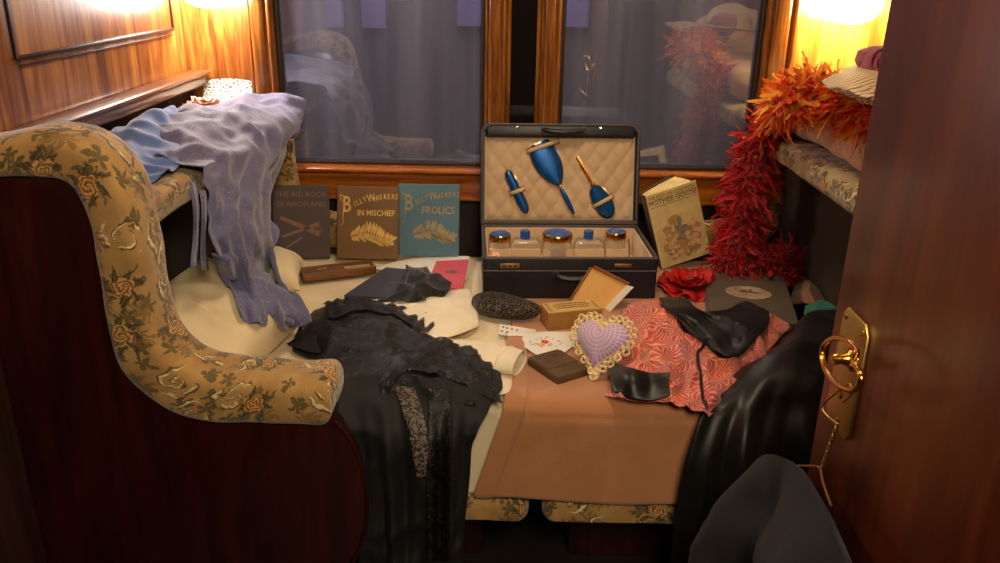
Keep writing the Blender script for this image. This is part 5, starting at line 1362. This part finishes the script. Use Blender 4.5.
for j in range(60):
    y, zt = rz_[j].y, rz_[j].z; row = []
    en = min(1, .25+j/5, .25+(59-j)/5)
    for k in range(60):
        s_ = k/60; side = -1 if s_ < .5 else 1; f = abs(s_*2-(0 if s_ < .5 else 2)) if False else (s_*2 if s_ < .5 else 2-s_*2)
        z = zt-(zt-.16)*f**1.3; dep = zt-z
        hw = (.006+.044*min(1, (dep/.13)))*en
        if side < 0: hw += (.024*cos((y-1.15)*21.7+dep*2.5)+.008*sin(y*47+dep*9))*min(1, dep/.08)*en+.012*(ridge((y, z, 0), 9, 71, 3)-.4)*min(1, dep/.05)
        x = .409+side*max(.003, hw)*(1 if side < 0 else .6)
        row.append(V((min(x, DX-.006), y, z+.006*nz((y, z, side), 12))))
    rows.append(row)
bm = bmesh.new(); loft(bm, rows, True, True)
sw = thing('jersey_top', 'dark navy jersey top hanging from the wire hanger on the door', 'garment', (.36, 1.05, .18))
world_part('body', bm, 'navy_knit', sw)

# ------------------------------------------------------------------ light, camera, view
def lamp(name, typ, loc, energy, col, size=.05, rot=(0, 0, 0), shape=None, size_y=None):
    d = bpy.data.lights.new(name, typ); d.energy = energy; d.color = col
    if typ == 'AREA':
        d.size = size
        if shape: d.shape = shape
        if size_y: d.size_y = size_y
    elif typ != 'SUN': d.shadow_soft_size = size
    o = bpy.data.objects.new(name, d); COL.objects.link(o); o.location = loc; o.rotation_euler = rot; return o
MT['globe_cool'] = emit('globe_cool', (255, 244, 236), 70); MT['globe_warm'] = emit('globe_warm', (255, 234, 170), 46)
for nm, x, mt, lb in (('lamp', -.815, 'globe_cool', 'wall lamp with glass globe shining on the streaky panel over the lavender dress'), ('lamp', .955, 'globe_warm', 'wall lamp with glass globe shining on the end wall above the boa')):
    t = thing('wall_lamp', lb, 'lamp', (x, YB, 1.248 if x < 0 else 1.236), group=None)
    bm = bmesh.new(); lathe(bm, [(.0, 0), (.034, 0), (.034, .006), (.02, .012), (0, .014)], 20, M=Matrix.Translation((0, -.001, .13)) @ Matrix.Rotation(pi/2, 4, 'X')); obj('backplate', bm, 'brass', t)
    bm = bmesh.new(); tube(bm, curve([(0, -.01, .13), (0, -.05, .17), (0, -.098, .15), (0, -.098, .112)], 16), .006, 8); obj('arm', bm, 'brass', t)
    bm = bmesh.new(); lathe(bm, [(.0, 0), (.03, .003), (.058, .014), (.076, .035), (.082, .06), (.076, .085), (.05, .105), (.022, .115), (.0, .116)], 28, (0, -.098, 0)); obj('globe', bm, mt, t)
t = thing('ceiling_lamp', 'round brass ceiling lamp above the bed', 'ceiling lamp', (.15, 1.55, 2.3))
bm = bmesh.new(); lathe(bm, [(0, 0), (.14, 0), (.14, -.02), (.12, -.03), (.0, -.03)], 32); obj('rim', bm, 'brass', t)
bm = bmesh.new(); lathe(bm, [(.12, -.03), (.11, -.055), (.07, -.075), (0, -.082)], 32); obj('diffuser', bm, emit('diffuser_warm', (255, 214, 160), 5), t)
lamp('ceiling_light', 'AREA', (.15, 1.45, 2.2), 10, (1, .79, .54), .3, (radians(8), 0, 0), 'DISK')
lamp('corridor_light', 'AREA', (.2, -.4, 1.95), 27, (1, .80, .58), .5, (radians(52), 0, 0), 'DISK')
lamp('hall_light', 'AREA', (0, 3.6, 3.0), 70, (.88, .8, .95), 2.0, (radians(20), 0, 0), 'DISK')
w = bpy.data.worlds.new('world'); SC.world = w; w.use_nodes = True
w.node_tree.nodes['Background'].inputs[0].default_value = (.5, .5, .7, 1); w.node_tree.nodes['Background'].inputs[1].default_value = .02

cam = bpy.data.cameras.new('camera'); co = bpy.data.objects.new('camera', cam); COL.objects.link(co)
fw = V((0, cos(TILT), -sin(TILT))); up0 = V((0, sin(TILT), cos(TILT))); r0 = V((1, 0, 0))
rr = r0*cos(ROLL)+up0*sin(ROLL); uu = up0*cos(ROLL)-r0*sin(ROLL)
mw = Matrix((rr, uu, -fw)).transposed().to_4x4(); mw.translation = (0, 0, CZ)
co.matrix_world = mw
cam.sensor_width = 36; cam.lens = 36*FPX/1000; cam.clip_start = .02
SC.camera = co
SC.view_settings.view_transform = 'Standard'; SC.view_settings.look = 'None'; SC.view_settings.gamma = 1; SC.view_settings.use_curve_mapping = False
SC.view_settings.exposure = 0
